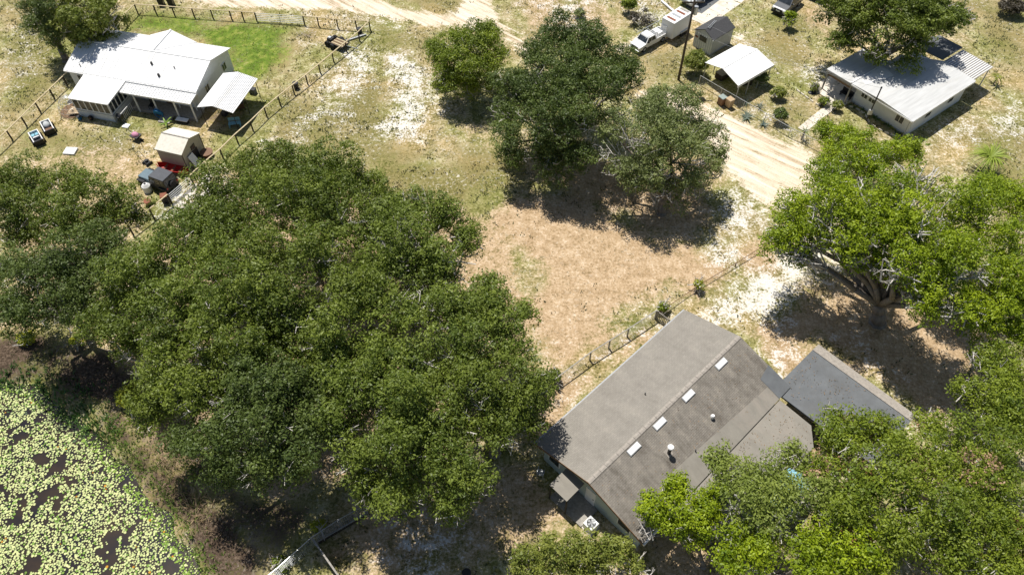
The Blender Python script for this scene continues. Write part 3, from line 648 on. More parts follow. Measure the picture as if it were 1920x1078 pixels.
blades('young_plant', 313, 236, 'lime banana plant growing between the porch and the tan shed', 9, .8, .12, .3, .9, (.2, .32, .04), 'plant', 8)
rsb = np.random.RandomState(5)
for k in range(17):                                    # bed along the white front wall
    t = k / 16; px = 1588 + t * 115; py = 193 + t * 67
    blades('bed_plant', px + rsb.uniform(-2, 2), py + rsb.uniform(-2, 2), ['bright yellow', 'dark green', 'mid green'][k % 3] + ' bromeliad in the row under the white front wall', 10, .42, .07, .02, .9,
           [(.3, .3, .05), (.07, .13, .03), (.12, .18, .04)][k % 3], 'plant', 20 + k, 'bromeliads under the white front wall', droop=.3)

# ------------------------------------------------------------------ grass tufts, weeds, shore reeds
def tufts(n, region, hmin, hmax, wd, colf, seed, accept):
    rs = np.random.RandomState(seed)
    x = rs.uniform(region[0], region[1], n); y = rs.uniform(region[2], region[3], n)
    k = accept(x, y, rs); x = x[k]; y = y[k]; n = len(x)
    nb = 4; I = np.repeat(np.arange(n), nb); m = len(I); a = rs.rand(m) * 6.283
    h = rs.uniform(hmin, hmax, m); lean = rs.uniform(.3, 1.1, m) * h; ox = rs.normal(size=m) * wd * 1.2; oy = rs.normal(size=m) * wd * 1.2
    bx = x[I] + ox; by = y[I] + oy
    j = np.clip(np.searchsorted(gy, by), 0, ny - 1); i = np.clip(np.searchsorted(gx, bx), 0, nx - 1); z0 = GZ[j, i] - .01
    ca, sa_ = np.cos(a), np.sin(a)
    V = np.stack([np.stack([bx - sa_ * wd * .5, by + ca * wd * .5, z0], 1), np.stack([bx + sa_ * wd * .5, by - ca * wd * .5, z0], 1),
                  np.stack([bx + ca * lean, by + sa_ * lean, z0 + h], 1)], 1).reshape(-1, 3)
    F = np.arange(m * 3).reshape(m, 3); c = colf(x, y, rs)[I] * rs.uniform(.7, 1.25, (m, 1))
    return V, F, np.repeat(c, 3, 0)
def c_gr(x, y, rs):
    g = np.clip(zat('olive', x, y) + zat('lawn', x, y) * 1.4, 0, 1)[:, None]; t = rs.rand(len(x), 1)
    dryc = (1 - t) * np.array([[.28, .22, .10]]) + t * np.array([[.15, .15, .05]])
    gr = (1 - t) * np.array([[.10, .14, .02]]) + t * np.array([[.17, .19, .04]])
    return dryc * (1 - g) + gr * g
def acc(x, y, rs):
    p = .18 + .7 * zat('olive', x, y) + .8 * zat('lawn', x, y) - .6 * zat('road', x, y) - .25 * zat('sand', x, y)
    p = p * (fbm(x, y, .5, 33, 3) * 2.0 - .2)
    return (rs.rand(len(x)) < p) & (sdist(x, y, POND) < -.8)
v1, f1, c1 = tufts(112000, (-66, 66, 14, 92), .04, .14, .045, c_gr, 4, acc)
o = raw_mesh('grass', v1, f1, M['dry'], None, c1, tri=True); tag(o, 'short dry grass and weeds over the sandy lots', 'grass', kind='stuff')
def acw(x, y, rs):
    p = .5 * (fbm(x, y, .22, 61, 3) > .46) * (1 - zat('road', x, y)) * (1 - .9 * zat('lawn', x, y)) * (1 - .7 * zat('litter', x, y)) * (1 + 1.2 * zat('olive', x, y))
    return (rs.rand(len(x)) < p) & (sdist(x, y, POND) < -1.5)
v2, f2, c2 = tufts(26000, (-66, 66, 16, 92), .08, .26, .13, lambda x, y, rs: np.tile(np.array([[.085, .095, .04]]), (len(x), 1)), 6, acw)
o = raw_mesh('weeds', v2, f2, M['dry'], None, c2, tri=True); tag(o, 'dark little weed clumps dotted over the white sand', 'weeds', kind='stuff')
REED = W2([(260, 840), (335, 825), (350, 900), (410, 955), (405, 1000), (370, 985), (325, 920), (285, 870)])
v3, f3, c3 = tufts(5500, (-34, -12, 14, 34), .3, 1.0, .05, lambda x, y, rs: np.where(rs.rand(len(x), 1) < .4, np.array([[.17, .22, .05]]), np.array([[.42, .31, .2]])) * rs.uniform(.55, 1.3, (len(x), 1)), 8,
                   lambda x, y, rs: sdist(x, y, REED) > rs.normal(size=len(x)) * .5)
o = raw_mesh('reeds', v3, f3, M['dry'], None, c3, tri=True); tag(o, 'dead brown reeds leaning along the pond shore', 'reeds', kind='stuff')
SHP = W2([(-60, 690), (60, 690), (170, 740), (200, 800), (150, 830), (60, 760), (-60, 740)])
v4, f4, c4_ = tufts(9000, (-50, -18, 18, 42), .15, .4, .12, lambda x, y, rs: np.array([[.07, .14, .035]]) * rs.uniform(.6, 1.5, (len(x), 1)), 9,
                    lambda x, y, rs: sdist(x, y, SHP) > rs.normal(size=len(x)) * .8)
v4[:, 2] = np.maximum(v4[:, 2], -.42)
o = raw_mesh('shore_plants', v4, f4, M['leaf'], None, c4_, tri=True); tag(o, 'green water plants crowding the shaded end of the pond', 'water plants', kind='stuff')
SH2 = W2([(190, 790), (230, 800), (300, 900), (350, 980), (400, 1060), (420, 1120), (390, 1110), (330, 990), (270, 900), (215, 850)])
v5, f5, c5 = tufts(14000, (-34, -12, 10, 34), .1, .3, .1, lambda x, y, rs: np.array([[.17, .25, .05]]) * rs.uniform(.5, 1.4, (len(x), 1)), 10,
                   lambda x, y, rs: (sdist(x, y, SH2) > rs.normal(size=len(x)) * .5) & (rs.rand(len(x)) < .8))
v5[:, 2] = np.maximum(v5[:, 2], -.42)
o = raw_mesh('shore_weeds', v5, f5, M['leaf'], None, c5, tri=True); tag(o, 'yellow-green weeds fringing the lily pads along the bank', 'weeds', kind='stuff')

# ------------------------------------------------------------------ brown shingled house
A44 = R(43.9)
hs = empty('shingled_house', (1.67, 25.7, 0), A44, 'brown-grey shingled house with four white skylights on its ridge', 'house')
E0, E1 = 2.7, 4.2
MB().slab([(0, 0, E0), (17.4, 0, E0), (17.4, -5.1, E1), (0, -5.1, E1)][::-1], .14).build('roof_slope', M['shingle_smooth'], hs, label='smooth weathered roof slope on the fence side')
MB().slab([(0, -5.1, E1), (17.4, -5.1, E1), (17.4, -10.2, E0), (0, -10.2, E0)][::-1], .14).build('roof_slope', M['shingle'], hs, label='browner ridged roof slope with the skylights')
rc = MB()
for k in range(29): rc.slab([(k * .6, -4.94, E1 + .005), (k * .6 + .58, -4.94, E1 + .005), (k * .6 + .58, -5.1, E1 + .045), (k * .6, -5.1, E1 + .045)][::-1], .02).slab([(k * .6, -5.1, E1 + .045), (k * .6 + .58, -5.1, E1 + .045), (k * .6 + .58, -5.26, E1 + .005), (k * .6, -5.26, E1 + .005)][::-1], .02)
rc.build('ridge_cap', M['strip_roof'], hs)
wl = MB(); wl.prism([(.55, 0), (16.8, 0), (16.8, 2.6), (.55, 2.6)], -9.7, -.5)
wl.add([(.55, -9.7, 2.6), (.55, -.5, 2.6), (.55, -5.1, 4.0)], [(0, 1, 2)]); wl.add([(16.8, -9.7, 2.6), (16.8, -.5, 2.6), (16.8, -5.1, 4.0)], [(0, 2, 1)])
wl.build('wall', M['green_siding'], hs)
for y0, y1 in ((-2.1, -1.0), (-8.9, -7.7)):
    wn = MB().box(.48, .55, y0, y1, 1.0, 2.1).build('window', M['white_paint'], hs); MB().box(.46, .478, y0 + .08, y1 - .08, 1.08, 2.02).build('pane', M['glass'], wn)
dr = MB().box(.49, .55, -5.6, -4.7, .1, 2.1).build('door', M['white_paint'], hs); MB().box(.46, .49, -5.5, -5.42, 1.0, 1.1).build('handle', M['dark_metal'], dr)
fz = MB().box(-.02, .03, -.0, .03, 2.5, 2.68); 
MB().slab([(-.03, .0, E0 + .02), (0.0, .0, E0 + .02), (0.0, -5.1, E1 + .02), (-.03, -5.1, E1 + .02)], .2).slab([(-.03, -5.1, E1 + .02), (0, -5.1, E1 + .02), (0, -10.2, E0 + .02), (-.03, -10.2, E0 + .02)], .2).build('barge_board', M['wood_brown'], hs)
MB().box(0, 17.4, .0, .12, 2.52, 2.66).build('gutter', M['trim_grey'], hs)
MB().box(0, 3.6, -10.34, -10.2, 2.5, 2.66).build('gutter', M['white_paint'], hs)
def on_slope(y): return E0 + (10.2 + y) / 5.1 * 1.5 if y < -5.1 else E0 - y / 5.1 * 1.5
for xs in (14.36, 10.37, 7.05, 4.21):                 # skylights: curb and bright dome
    y0, y1 = -5.38, -5.84; z0, z1 = on_slope(y0), on_slope(y1)
    sk = MB().slab([(xs - .58, y0, z0 + .09), (xs + .58, y0, z0 + .09), (xs + .58, y1, z1 + .09), (xs - .58, y1, z1 + .09)][::-1], .12).build('skylight', M['trim_grey'], hs)
    MB().slab([(xs - .54, y0 - .03, z0 + .13), (xs + .54, y0 - .03, z0 + .13), (xs + .54, y1 + .03, z1 + .15), (xs - .54, y1 + .03, z1 + .15)][::-1], .055).build('dome', M['white_paint'], sk, bevel=.02)
zc = on_slope(-7.4)
fl = MB().tube((6, -7.4, zc - .1), (6, -7.4, zc + .75), .13, 12).build('flue_pipe', M['dark_metal'], hs)
MB().tube((6, -7.4, zc + .75), (6, -7.4, zc + .95), .17, 14).tube((6, -7.4, zc + .95), (6, -7.4, zc + 1.02), .24, 14, .2).build('cap', M['white_paint'], fl)
MB().slab([(5.75, -7.1, on_slope(-7.1) + .02), (6.25, -7.1, on_slope(-7.1) + .02), (6.25, -7.65, on_slope(-7.65) + .02), (5.75, -7.65, on_slope(-7.65) + .02)][::-1], .03).build('flashing', M['strip_roof'], fl)
zv = on_slope(-7.8); MB().tube((10.54, -7.8, zv - .1), (10.54, -7.8, zv + .28), .12, 10).tube((10.54, -7.8, zv + .28), (10.54, -7.8, zv + .4), .17, 10, .12).build('roof_vent', M['white_paint'], hs)
for x, y in ((7.66, -8.56), (8.4, -3.17)): MB().tube((x, y, on_slope(y) - .05), (x, y, on_slope(y) + .22), .05, 8).build('vent_pipe', M['dark_metal'], hs)
# smooth membrane lap over the lower slope and the flat roof behind it
MB().slab([(4.0, -8.35, on_slope(-8.35) + .015), (15.9, -9.05, on_slope(-9.05) + .015), (15.9, -10.22, E0 + .016), (4.0, -10.22, E0 + .016)][::-1], .012).build('membrane_lap', M['flatroof'], hs)
MB().slab([(4.0, -10.24, E0 - .10), (15.95, -10.24, E0 - .10), (15.95, -13.1, E0 - .32), (14.6, -14.2, E0 - .40), (4.0, -14.2, E0 - .40)][::-1], .14).build('flat_roof', M['flatroof'], hs)
MB().box(4.3, 15.6, -13.0, -10.4, 0, 2.2).build('wall', M['green_siding'], hs, label='wall under the flat roof')
MB().slab([(15.95, -8.3, on_slope(-8.3) + .02), (17.42, -8.0, on_slope(-8.0) + .02), (17.42, -10.22, E0 + .022), (15.95, -10.22, E0 + .022)][::-1], .014).build('roof_patch', M['bluegrey_roof'], hs, label='blue-grey membrane patch at the far corner')
# small back roof over the door
bp = MB().slab([(-1.4, -2.85, 2.35), (0.4, -2.85, 2.5), (0.4, -4.55, 2.5), (-1.4, -4.55, 2.35)][::-1], .08).build('porch_roof', M['flatroof'], hs)
for y_ in (-2.95, -4.53): MB().box(-1.36, -1.28, y_, y_ + .08, 0, 2.27).build('porch_post', M['wood_dark'], hs)
MB().slab([(-1.3, -2.9, .15), (.5, -2.9, .15), (.5, -6.0, .15), (-1.3, -6.0, .15)][::-1], .2).build('step', M['wood_grey'], hs)

def at(root_o, ang, x, y, z=0): return (root_o[0] + x * math.cos(ang) - y * math.sin(ang), root_o[1] + x * math.sin(ang) + y * math.cos(ang), z)
HO = (1.67, 25.7)
ac = empty('air_conditioner', at(HO, A44, -.75, -6.45), A44, 'white-rimmed air conditioner on the ground by the end wall', 'air conditioner')
MB().box(-.42, .42, -.42, .42, 0, .75).build('casing', M['white_paint'], ac, bevel=.04)
MB().tube((0, 0, .74), (0, 0, .77), .33, 18).build('fan_opening', M['black_plastic'], ac)
fb = MB()
for k in range(5):
    a = k * 2 * math.pi / 5; fb.box(-.01, .01, -.01, .01, .775, .78); fb.add([(0, 0, .785), (.29 * math.cos(a), .29 * math.sin(a), .79), (.29 * math.cos(a + .7), .29 * math.sin(a + .7), .775)], [(0, 1, 2)])
fb.build('fan', M['trim_grey'], ac)
rg = MB()
for r_ in (.12, .2, .28, .34):
    for k in range(16): a = k * math.pi / 8; b = a + math.pi / 8; rg.tube((r_ * math.cos(a), r_ * math.sin(a), .8), (r_ * math.cos(b), r_ * math.sin(b), .8), .008, 3)
rg.build('guard', M['galv'], ac)
MB().box(-.5, .5, -.5, .5, -.02, .06).build('pad', M['concrete'], ac)
ch = empty('lawn_chair', at(HO, A44, -.5, -1.2), A44 + .5, 'small curved white chair in the shade at the near corner of the house', 'chair')
MB().box(-.25, .25, -.25, .25, .4, .44).build('seat', M['galv'], ch); MB().box(-.25, .25, .22, .27, .44, .85).build('backrest', M['galv'], ch)
for a, b in ((-.22, -.22), (.22, -.22), (-.22, .22), (.22, .22)): MB().tube((a, b, 0), (a, b, .4), .02, 5).build('leg', M['galv'], ch)

# carport with the blue-grey roof
gr = empty('flat_roofed_carport', at(HO, A44, 16.3, -9.4), A44, 'carport with a flat blue-grey roof and a paler strip along its far side', 'carport')
MB().slab([(0, 0, 2.62), (5.25, -.1, 2.7), (5.05, -8.65, 2.7), (-.05, -8.5, 2.6)][::-1], .16).build('roof', M['bluegrey_roof'], gr)
MB().slab([(5.25, -.1, 2.76), (6.25, -.12, 2.5), (5.95, -8.7, 2.5), (5.05, -8.65, 2.76)][::-1], .1).build('roof_edge_strip', M['strip_roof'], gr)
for x, y in ((.3, -.3), (5.7, -.4), (.3, -4.3), (5.6, -4.4), (.3, -8.2), (5.5, -8.4)): MB().box(x - .06, x + .06, y - .06, y + .06, 0, 2.46).build('post', M['wood_grey'], gr)
MB().box(.2, 5.6, -8.45, -8.38, 0, 2.4).build('end_wall', M['green_siding'], gr)

# ------------------------------------------------------------------ white metal-roofed home
AM = R(-13.8); MO = (-48.3, 69.7)
mh = empty('mobile_home', (*MO, 0), AM, 'long white home with a white metal roof and a cross gable at the back', 'house')
EZ, RZ = 2.8, 3.95
def ribbed(mb, a, b, c, d, step=.3, h=.03):            # ribs running a->d ... b->c on the panel
    a, b, c, d = map(Vector, (a, b, c, d)); n = int((b - a).length / step); nrm = (b - a).cross(d - a).normalized()
    if nrm.z < 0: nrm = -nrm
    for k in range(n + 1):
        t = k / n; p = a + (b - a) * t; q = d + (c - d) * t; e = (b - a).normalized() * .02
        mb.add([p - e, p + e, q + e, q - e, p + nrm * h - e * .6, p + nrm * h + e * .6, q + nrm * h + e * .6, q + nrm * h - e * .6], [(4, 5, 6, 7), (0, 1, 5, 4), (2, 3, 7, 6), (1, 2, 6, 5), (3, 0, 4, 7)])
def roofpart(name, pts, mat, parent, th=.08, rib=None, ribmat=None, label=None, ribh=.03):
    o = MB().slab(pts, th).build(name, mat, parent, label=label)
    if rib: mb = MB(); ribbed(mb, *[(p[0], p[1], p[2] + .001) for p in pts], step=rib, h=ribh); r_ = mb.build('roof_ribs', ribmat or mat, o); r_['kind'] = 'stuff'
    return o
roofpart('roof_slope', [(0, 0, EZ), (15.7, 0, EZ), (15.7, 3.95, RZ), (0, 3.95, RZ)], M['white_metal'], mh, rib=.45, label='front slope')
roofpart('roof_slope', [(15.7, 7.9, EZ), (0.4, 7.9, EZ), (0, 3.95, RZ), (15.7, 3.95, RZ)], M['white_metal'], mh, rib=.45, label='back slope')
roofpart('gable_slope', [(5.75, 7.95, EZ + .03), (8.8, 7.95, RZ + .05), (8.8, 3.95, RZ + .05), (8.8, 3.95, RZ + .05)][:3], M['white_metal'], mh)
roofpart('gable_slope', [(8.8, 7.95, RZ + .05), (11.6, 7.95, EZ + .03), (8.8, 3.95, RZ + .05)], M['white_metal'], mh)
MB().box(0, 15.7, 3.83, 4.07, RZ - .01, RZ + .05, .04, 0).build('ridge_cap', M['white_paint'], mh)
MB().slab([(8.7, 4.0, RZ + .09), (8.9, 4.0, RZ + .09), (8.9, 7.97, RZ + .09), (8.7, 7.97, RZ + .09)], .05).build('ridge_cap', M['white_paint'], mh)
wl = MB(); wl.box(.25, 15.45, .3, 7.6, .15, 2.74)
for x in (.25, 15.45): wl.add([(x, .3, 2.74), (x, 7.6, 2.74), (x, 3.95, 3.84)], [(0, 1, 2)])
wl.add([(6.4, 7.62, 2.7), (11.1, 7.62, 2.7), (8.8, 7.62, 3.85)], [(0, 1, 2)])
wl.build('wall', M['white_siding'], mh)
MB().box(0, 15.7, -.1, .0, EZ - .18, EZ - .05).build('gutter', M['white_paint'], mh)
for x, y, s in ((9.5, 2.35, .12), (10.9, 1.1, .13), (12.2, 2.3, .06), (1.7, .75, .05)):
    z = EZ + y / 3.95 * (RZ - EZ); MB().tube((x, y, z - .05), (x, y, z + .3), s, 8).build('vent_pipe', M['dark_metal'], mh)
def window(parent, x0, x1, y0, y1, z0, z1, ax='y', out=-1, frame='white_paint'):
    f_ = MB().box(x0, x1, y0, y1, z0, z1).build('window', M[frame], parent)
    t = .012
    if ax == 'y':
        yy = y0 if out < 0 else y1
        xm = (x0 + x1) / 2
        for a, b in ((x0 + .06, xm - .03), (xm + .03, x1 - .06)): MB().box(a, b, min(yy, yy + out * t), max(yy, yy + out * t), z0 + .06, z1 - .06).build('pane', M['glass'], f_)
    else:
        xx = x0 if out < 0 else x1; ym = (y0 + y1) / 2
        for a, b in ((y0 + .06, ym - .03), (ym + .03, y1 - .06)): MB().box(min(xx, xx + out * t), max(xx, xx + out * t), a, b, z0 + .06, z1 - .06).build('pane', M['glass'], f_)
    return f_
window(mh, 1.1, 2.0, .24, .3, 1.1, 2.2)
window(mh, 12.6, 13.5, .24, .3, 1.1, 2.2)
window(mh, 9.0, 9.9, .24, .3, 1.1, 2.2)
window(mh, 15.45, 15.51, 1.7, 2.5, 1.2, 2.1, 'x', 1)
window(mh, 15.45, 15.51, 5.6, 6.4, 1.2, 2.1, 'x', 1)
d_ = MB().box(11.2, 12.1, .24, .3, .3, 2.35).build('door', M['wood_brown'], mh); MB().box(11.28, 11.36, .2, .24, 1.2, 1.3).build('handle', M['galv'], d_)
# sunroom
sr = MB().slab([(2.75, -3.75, 2.42), (7.42, -3.7, 2.42), (7.42, -.06, 2.72), (2.46, -.06, 2.72)], .1).build('sunroom_roof', M['white_paint'], mh)
MB().box(2.95, 7.25, -3.6, .3, .0, 1.05).box(2.95, 7.25, -3.6, .3, 2.2, 2.31).build('sunroom_wall', M['white_siding'], mh)
MB().box(2.9, 7.3, -3.64, -3.6, .84, .9).box(7.25, 7.29, -3.6, .2, .84, .9).build('trim_band', M['trim_grey'], mh)
mb0 = None
for k in range(6):                                      # front strip of windows: mullion posts and panes
    x = 2.98 + k * .705
    g_ = MB().box(x + .06, x + .645, -3.57, -3.55, 1.06, 2.19).build('window_pane', M['glass'], mh)
for k in range(7):
    x = 2.98 + k * .705; MB().box(x - .05, x + .05, -3.615, -3.53, 1.05, 2.2).build('mullion', M['white_paint'], mh)
for k in range(6):
    y = -3.5 + k * .6
    MB().box(7.2, 7.22, y + .06, y + .54, 1.06, 2.19).build('window_pane', M['glass'], mh)
    MB().box(7.18, 7.265, y - .04, y + .05, 1.05, 2.2).build('mullion', M['white_paint'], mh)
# porch
roofpart('porch_roof', [(7.5, -1.5, 2.42), (15.7, -1.5, 2.42), (15.7, -.02, 2.6), (7.5, -.02, 2.6)], M['white_paint'], mh, .05, .32, M['white_paint'], ribh=.07)
MB().box(7.5, 15.75, -1.56, -1.5, 2.24, 2.42).build('porch_beam', M['white_paint'], mh)
for x in (8.9, 11.2, 13.6, 15.6): MB().box(x - .06, x + .06, -1.5, -1.38, 0, 2.24).build('porch_post', M['white_paint'], mh)
for x in (9.6, 13.0, 15.0): MB().box(x - .05, x + .05, -.15, -.05, 0, 2.4).build('porch_post', M['white_siding'], mh)
MB().box(7.4, 15.6, -1.4, .28, .0, .3).build('porch_floor', M['wood_grey'], mh)
st = MB()
for k in range(4): st.box(11.6, 12.9, -1.7 - k * .28, -1.4 - k * .28, 0, .34 - k * .08)
st.build('steps', M['wood_grey'], mh)
rl = MB()
for k in range(9): rl.box(8.0 + k * .001, 8.04, -1.45 - k * .25, -1.41 - k * .25, .0, .95)
rl.box(8.0, 8.05, -3.5, -1.4, .95, 1.0).build('stair_railing', M['white_paint'], mh)

def mhpt(x, y, z=0): return at(MO, AM, x, y, z)
# things under the porch roof
bt = empty('wading_pool', mhpt(11.45, -1.72), AM, 'blue plastic wading pool leaning upright against a porch post', 'wading pool')
rim = MB(); 
for k in range(18):
    a = k * math.pi / 9; b = a + math.pi / 9; rim.tube((.5 * math.cos(a), -.12, .6 + .58 * math.sin(a)), (.5 * math.cos(b), -.12, .6 + .58 * math.sin(b)), .05, 5)
rim.build('rim', M['blue_tarp'], bt)
MB().tube((0, -.1, .6), (0, .08, .68), .52, 18, .44).build('basin', M['blue_tarp'], bt)
lc = empty('patio_chair', mhpt(10.2, -.9, .3), AM, 'dark patio chair in the shade of the ribbed porch roof', 'chair')
MB().box(-.28, .28, -.28, .28, .4, .46).build('seat', M['dark_metal'], lc); MB().box(-.28, .28, .24, .3, .46, 1.0).build('backrest', M['dark_metal'], lc)
for a, b in ((-.25, -.25), (.25, -.25), (-.25, .25), (.25, .25)): MB().box(a - .02, a + .02, b - .02, b + .02, 0, .4).build('leg', M['dark_metal'], lc)
ht = empty('hot_tub', mhpt(14.2, -1.9), AM, 'long white-edged planter trough at the foot of the porch', 'planter')
ht.name = 'planter_trough'
MB().box(-.6, .6, -.2, .2, 0, .35, -.05).build('trough', M['black_plastic'], ht); MB().box(-.68, .68, -.27, .27, .35, .39).build('rim', M['white_paint'], ht)
bl = empty('black_barrel', mhpt(7.9, -3.4), AM, 'black rounded barbecue grill at the sunroom corner', 'grill'); bl.name = 'barbecue_grill'
MB().tube((-.3, 0, .75), (.3, 0, .75), .28, 12).build('drum', M['black_plastic'], bl)
for a in (-.25, .25): MB().box(a - .02, a + .02, -.2, -.16, 0, .6).box(a - .02, a + .02, .16, .2, 0, .6).build('leg', M['dark_metal'], bl)
MB().tube((-.1, -.32, .85), (.1, -.32, .85), .02, 5).build('handle', M['galv'], bl)
ds = MB().box(8.35, 9.05, -4.25, -3.65, .0, .12); ds.v = [at(MO, AM, *v) for v in ds.v]
tag(ds.build('concrete_step', M['white_paint']), 'white square step on the grass beside the sunroom stairs', 'step')
for x, y, s, nm, lab in ((4.6, -3.95, .28, 'hose_reel', 'round dark hose reel against the sunroom wall'), (3.3, -4.1, .24, 'blue_bucket', 'dark blue bucket at the sunroom corner by the mesh dome')):
    e_ = empty(nm, mhpt(x, y), AM, lab, nm.replace('_', ' '))
    if nm == 'hose_reel':
        MB().tube((0, -.08, .32), (0, .12, .32), s, 16).build('drum', M['black_rubber'], e_); MB().tube((0, -.1, .32), (0, -.13, .32), s * .45, 12).build('hub', M['bin_brown'], e_)
    else:
        MB().tube((0, 0, 0), (0, 0, .4), s * .8, 14, s).build('tub', M['blue_tarp'], e_); MB().tube((0, 0, .38), (0, 0, .41), s * 1.05, 14).build('rim', M['dark_metal'], e_)
# mesh dome (aviary) at the left of the sunroom
dm = empty('mesh_dome', mhpt(1.75, -3.0), AM, 'round wire mesh dome pen left of the sunroom', 'pen')
hp = MB()
for k in range(8):
    a = k * math.pi / 8; pts = [(1.35 * math.cos(a) * math.cos(t), 1.35 * math.sin(a) * math.cos(t), 1.9 * math.sin(t)) for t in [j * math.pi / 12 for j in range(13)]]
    hp.path(pts, [.014] * 13, 4)
for zz in (.5, 1.0, 1.45):
    r_ = 1.35 * math.cos(math.asin(zz / 1.9))
    hp.path([(r_ * math.cos(k * math.pi / 10), r_ * math.sin(k * math.pi / 10), zz) for k in range(21)], [.012] * 21, 4)
hp.build('hoops', M['galv'], dm)
MB().tube((0, 0, -.02), (0, 0, .04), 1.3, 20).build('floor', M['wood_brown'], dm)
bo = MB().slab([(0.0, -1.0, .35), (1.2, -.6, .35), (1.0, .6, .55), (.0, .4, .55)], .05).build('board', M['bin_tan'], dm)
MB().slab([(-.5, .1, .8), (.3, .3, .8), (.2, .9, .9), (-.5, .8, .9)], .04).build('cover', M['dark_metal'], dm)

# carport awning on the right of the home
aw = empty('metal_awning', mhpt(16.6, -1.8), AM, 'white ribbed metal carport awning at the right end of the white home', 'awning')
roofpart('roof_slope', [(0, 5.85, 2.4), (0, 0, 2.4), (1.85, -.1, 2.9), (1.85, 5.85, 2.9)][::-1] and [(0, 0, 2.4), (0, 5.85, 2.4), (1.85, 5.85, 2.9), (1.85, 0, 2.9)][::-1], M['white_metal'], aw, .05)
roofpart('roof_slope', [(4.05, 0, 2.4), (4.05, 5.85, 2.4), (1.85, 5.85, 2.9), (1.85, 0, 2.9)], M['white_metal'], aw, .05)
rb = MB()
for k in range(12):
    t = k / 12; x = 1.95 + t * 2.05; z = 2.9 - (x - 1.85) / 2.2 * .5; rb.box(x, x + .05, 0, 5.85, z + .002, z + .05, .01)
r_ = rb.build('roof_ribs', M['white_metal'], aw); r_['kind'] = 'stuff'
for x in (.2, 3.85):
    for y in (.2, 2.9, 5.6): MB().tube((x, y, 0), (x, y, 2.38), .035, 6).build('post', M['wood_dark'], aw)
for k, (x, y, m_, nm, lab) in enumerate(((19.9, -1.2, 'pale_blue', 'garden_bench', 'pale blue metal bench at the front of the white awning'),)):
    e_ = empty(nm, mhpt(x, y), AM + .4, lab, 'bench')
    for j in range(5): MB().box(-.6, .6, -.25 + j * .11, -.17 + j * .11, .45, .48).build('slat', M[m_], e_)
    for j in range(3): MB().box(-.6, .6, .32, .35, .55 + j * .14, .65 + j * .14).build('slat', M[m_], e_)
    for a in (-.55, .55): MB().box(a - .03, a + .03, -.25, .35, 0, .45).build('leg', M[m_], e_)
for k, (x, y, w_, l_, h_, m_) in enumerate(((18.0, .4, .5, .9, .6, 'dark_metal'), (19.1, 1.8, .7, .5, .8, 'bin_brown'), (17.6, 2.6, .4, .6, .5, 'trim_grey'), (19.3, 4.4, .5, .7, .7, 'bluegrey_roof'))):
    e_ = empty('storage_box', mhpt(x, y), AM + k * .5, ['low black storage box near the front of the awning shade', 'brown storage box in the middle of the awning shade', 'grey storage box against the home under the awning', 'slate storage box at the back of the awning shade'][k], 'storage box')
    MB().box(-w_ / 2, w_ / 2, -l_ / 2, l_ / 2, 0, h_ * .8).build('tub', M[m_], e_, bevel=.03); MB().box(-w_ / 2 - .03, w_ / 2 + .03, -l_ / 2 - .03, l_ / 2 + .03, h_ * .8, h_ * .88).build('lid', M['dark_metal'], e_)

# ------------------------------------------------------------------ tan barn-shaped shed
AS = R(-16.8); SO = (-35.27, 57.87)
sh = empty('tan_shed', (*SO, 0), AS, 'beige garden shed with a gabled roof beside the long gate', 'shed')
roofpart('roof_slope', [(-.1, -.05, 2.15), (2.95, -.05, 2.15), (2.95, 1.68, 2.85), (-.1, 1.68, 2.85)], M['tan_roof'], sh, .07)
roofpart('roof_slope', [(2.95, 3.42, 2.15), (-.1, 3.42, 2.15), (-.1, 1.68, 2.85), (2.95, 1.68, 2.85)], M['tan_roof'], sh, .07)
w_ = MB().box(.0, 2.85, .05, 3.3, 0, 2.08)
for x in (0., 2.85): w_.add([(x, .05, 2.08), (x, 3.3, 2.08), (x, 1.68, 2.76)], [(0, 1, 2)])
w_.build('wall', M['tan_siding'], sh)
for x, y in ((2.83, .03), (2.83, 3.24)): MB().box(x, x + .06, y, y + .07, 0, 2.1).build('corner_trim', M['wood_dark'], sh)
MB().box(-.1, 2.96, 1.62, 1.74, 2.84, 2.885).build('ridge_cap', M['wood_grey'], sh)
window(sh, 2.85, 2.9, 1.5, 2.15, 1.35, 1.85, 'x', 1, 'wood_dark')
dd = MB().box(2.86, 2.9, 1.15, 2.3, 0, 1.25).build('door', M['dark_metal'], sh); MB().box(2.905, 2.93, 1.25, 1.3, .7, .85).build('handle', M['galv'], dd)
kx = at(SO, AS, 1.5, -.42)
rp = empty('red_canoe', kx, AS, 'dull red boat hull lying along the foot of the tan shed', 'boat')
hull = MB(); n = 12; prof = []
for j in range(n + 1):
    t = j / n * 2 - 1; wdt = .48 * (1 - t ** 4 * .8); prof.append([(1.75 * t, -wdt, .42 + .15 * t * t), (1.75 * t, -wdt * .6, .1), (1.75 * t, 0, .03 + .1 * t ** 4), (1.75 * t, wdt * .6, .1), (1.75 * t, wdt, .42 + .15 * t * t)])
for j in range(n): hull.add(prof[j] + prof[j + 1], [(k, k + 1, k + 6, k + 5) for k in range(4)])
hull.build('hull', M['red_plastic'], rp)
gn = MB(); 
for s in (0, 4): gn.path([prof[j][s] for j in range(n + 1)], [.05] * (n + 1), 5)
gn.build('gunwale', M['red_plastic'], rp)
for t in (-.8, 0.1, .9): MB().box(t - .1, t + .1, -.42, .42, .33, .37).build('thwart', M['rust'], rp)
ft = empty('fire_pit', at(SO, AS, 3.6, 2.55), AS, 'round rusty tank lid leaning on the right wall of the shed', 'fire pit')
ft['label'] = 'round dark red fire pit bowl beside the right wall of the tan shed'
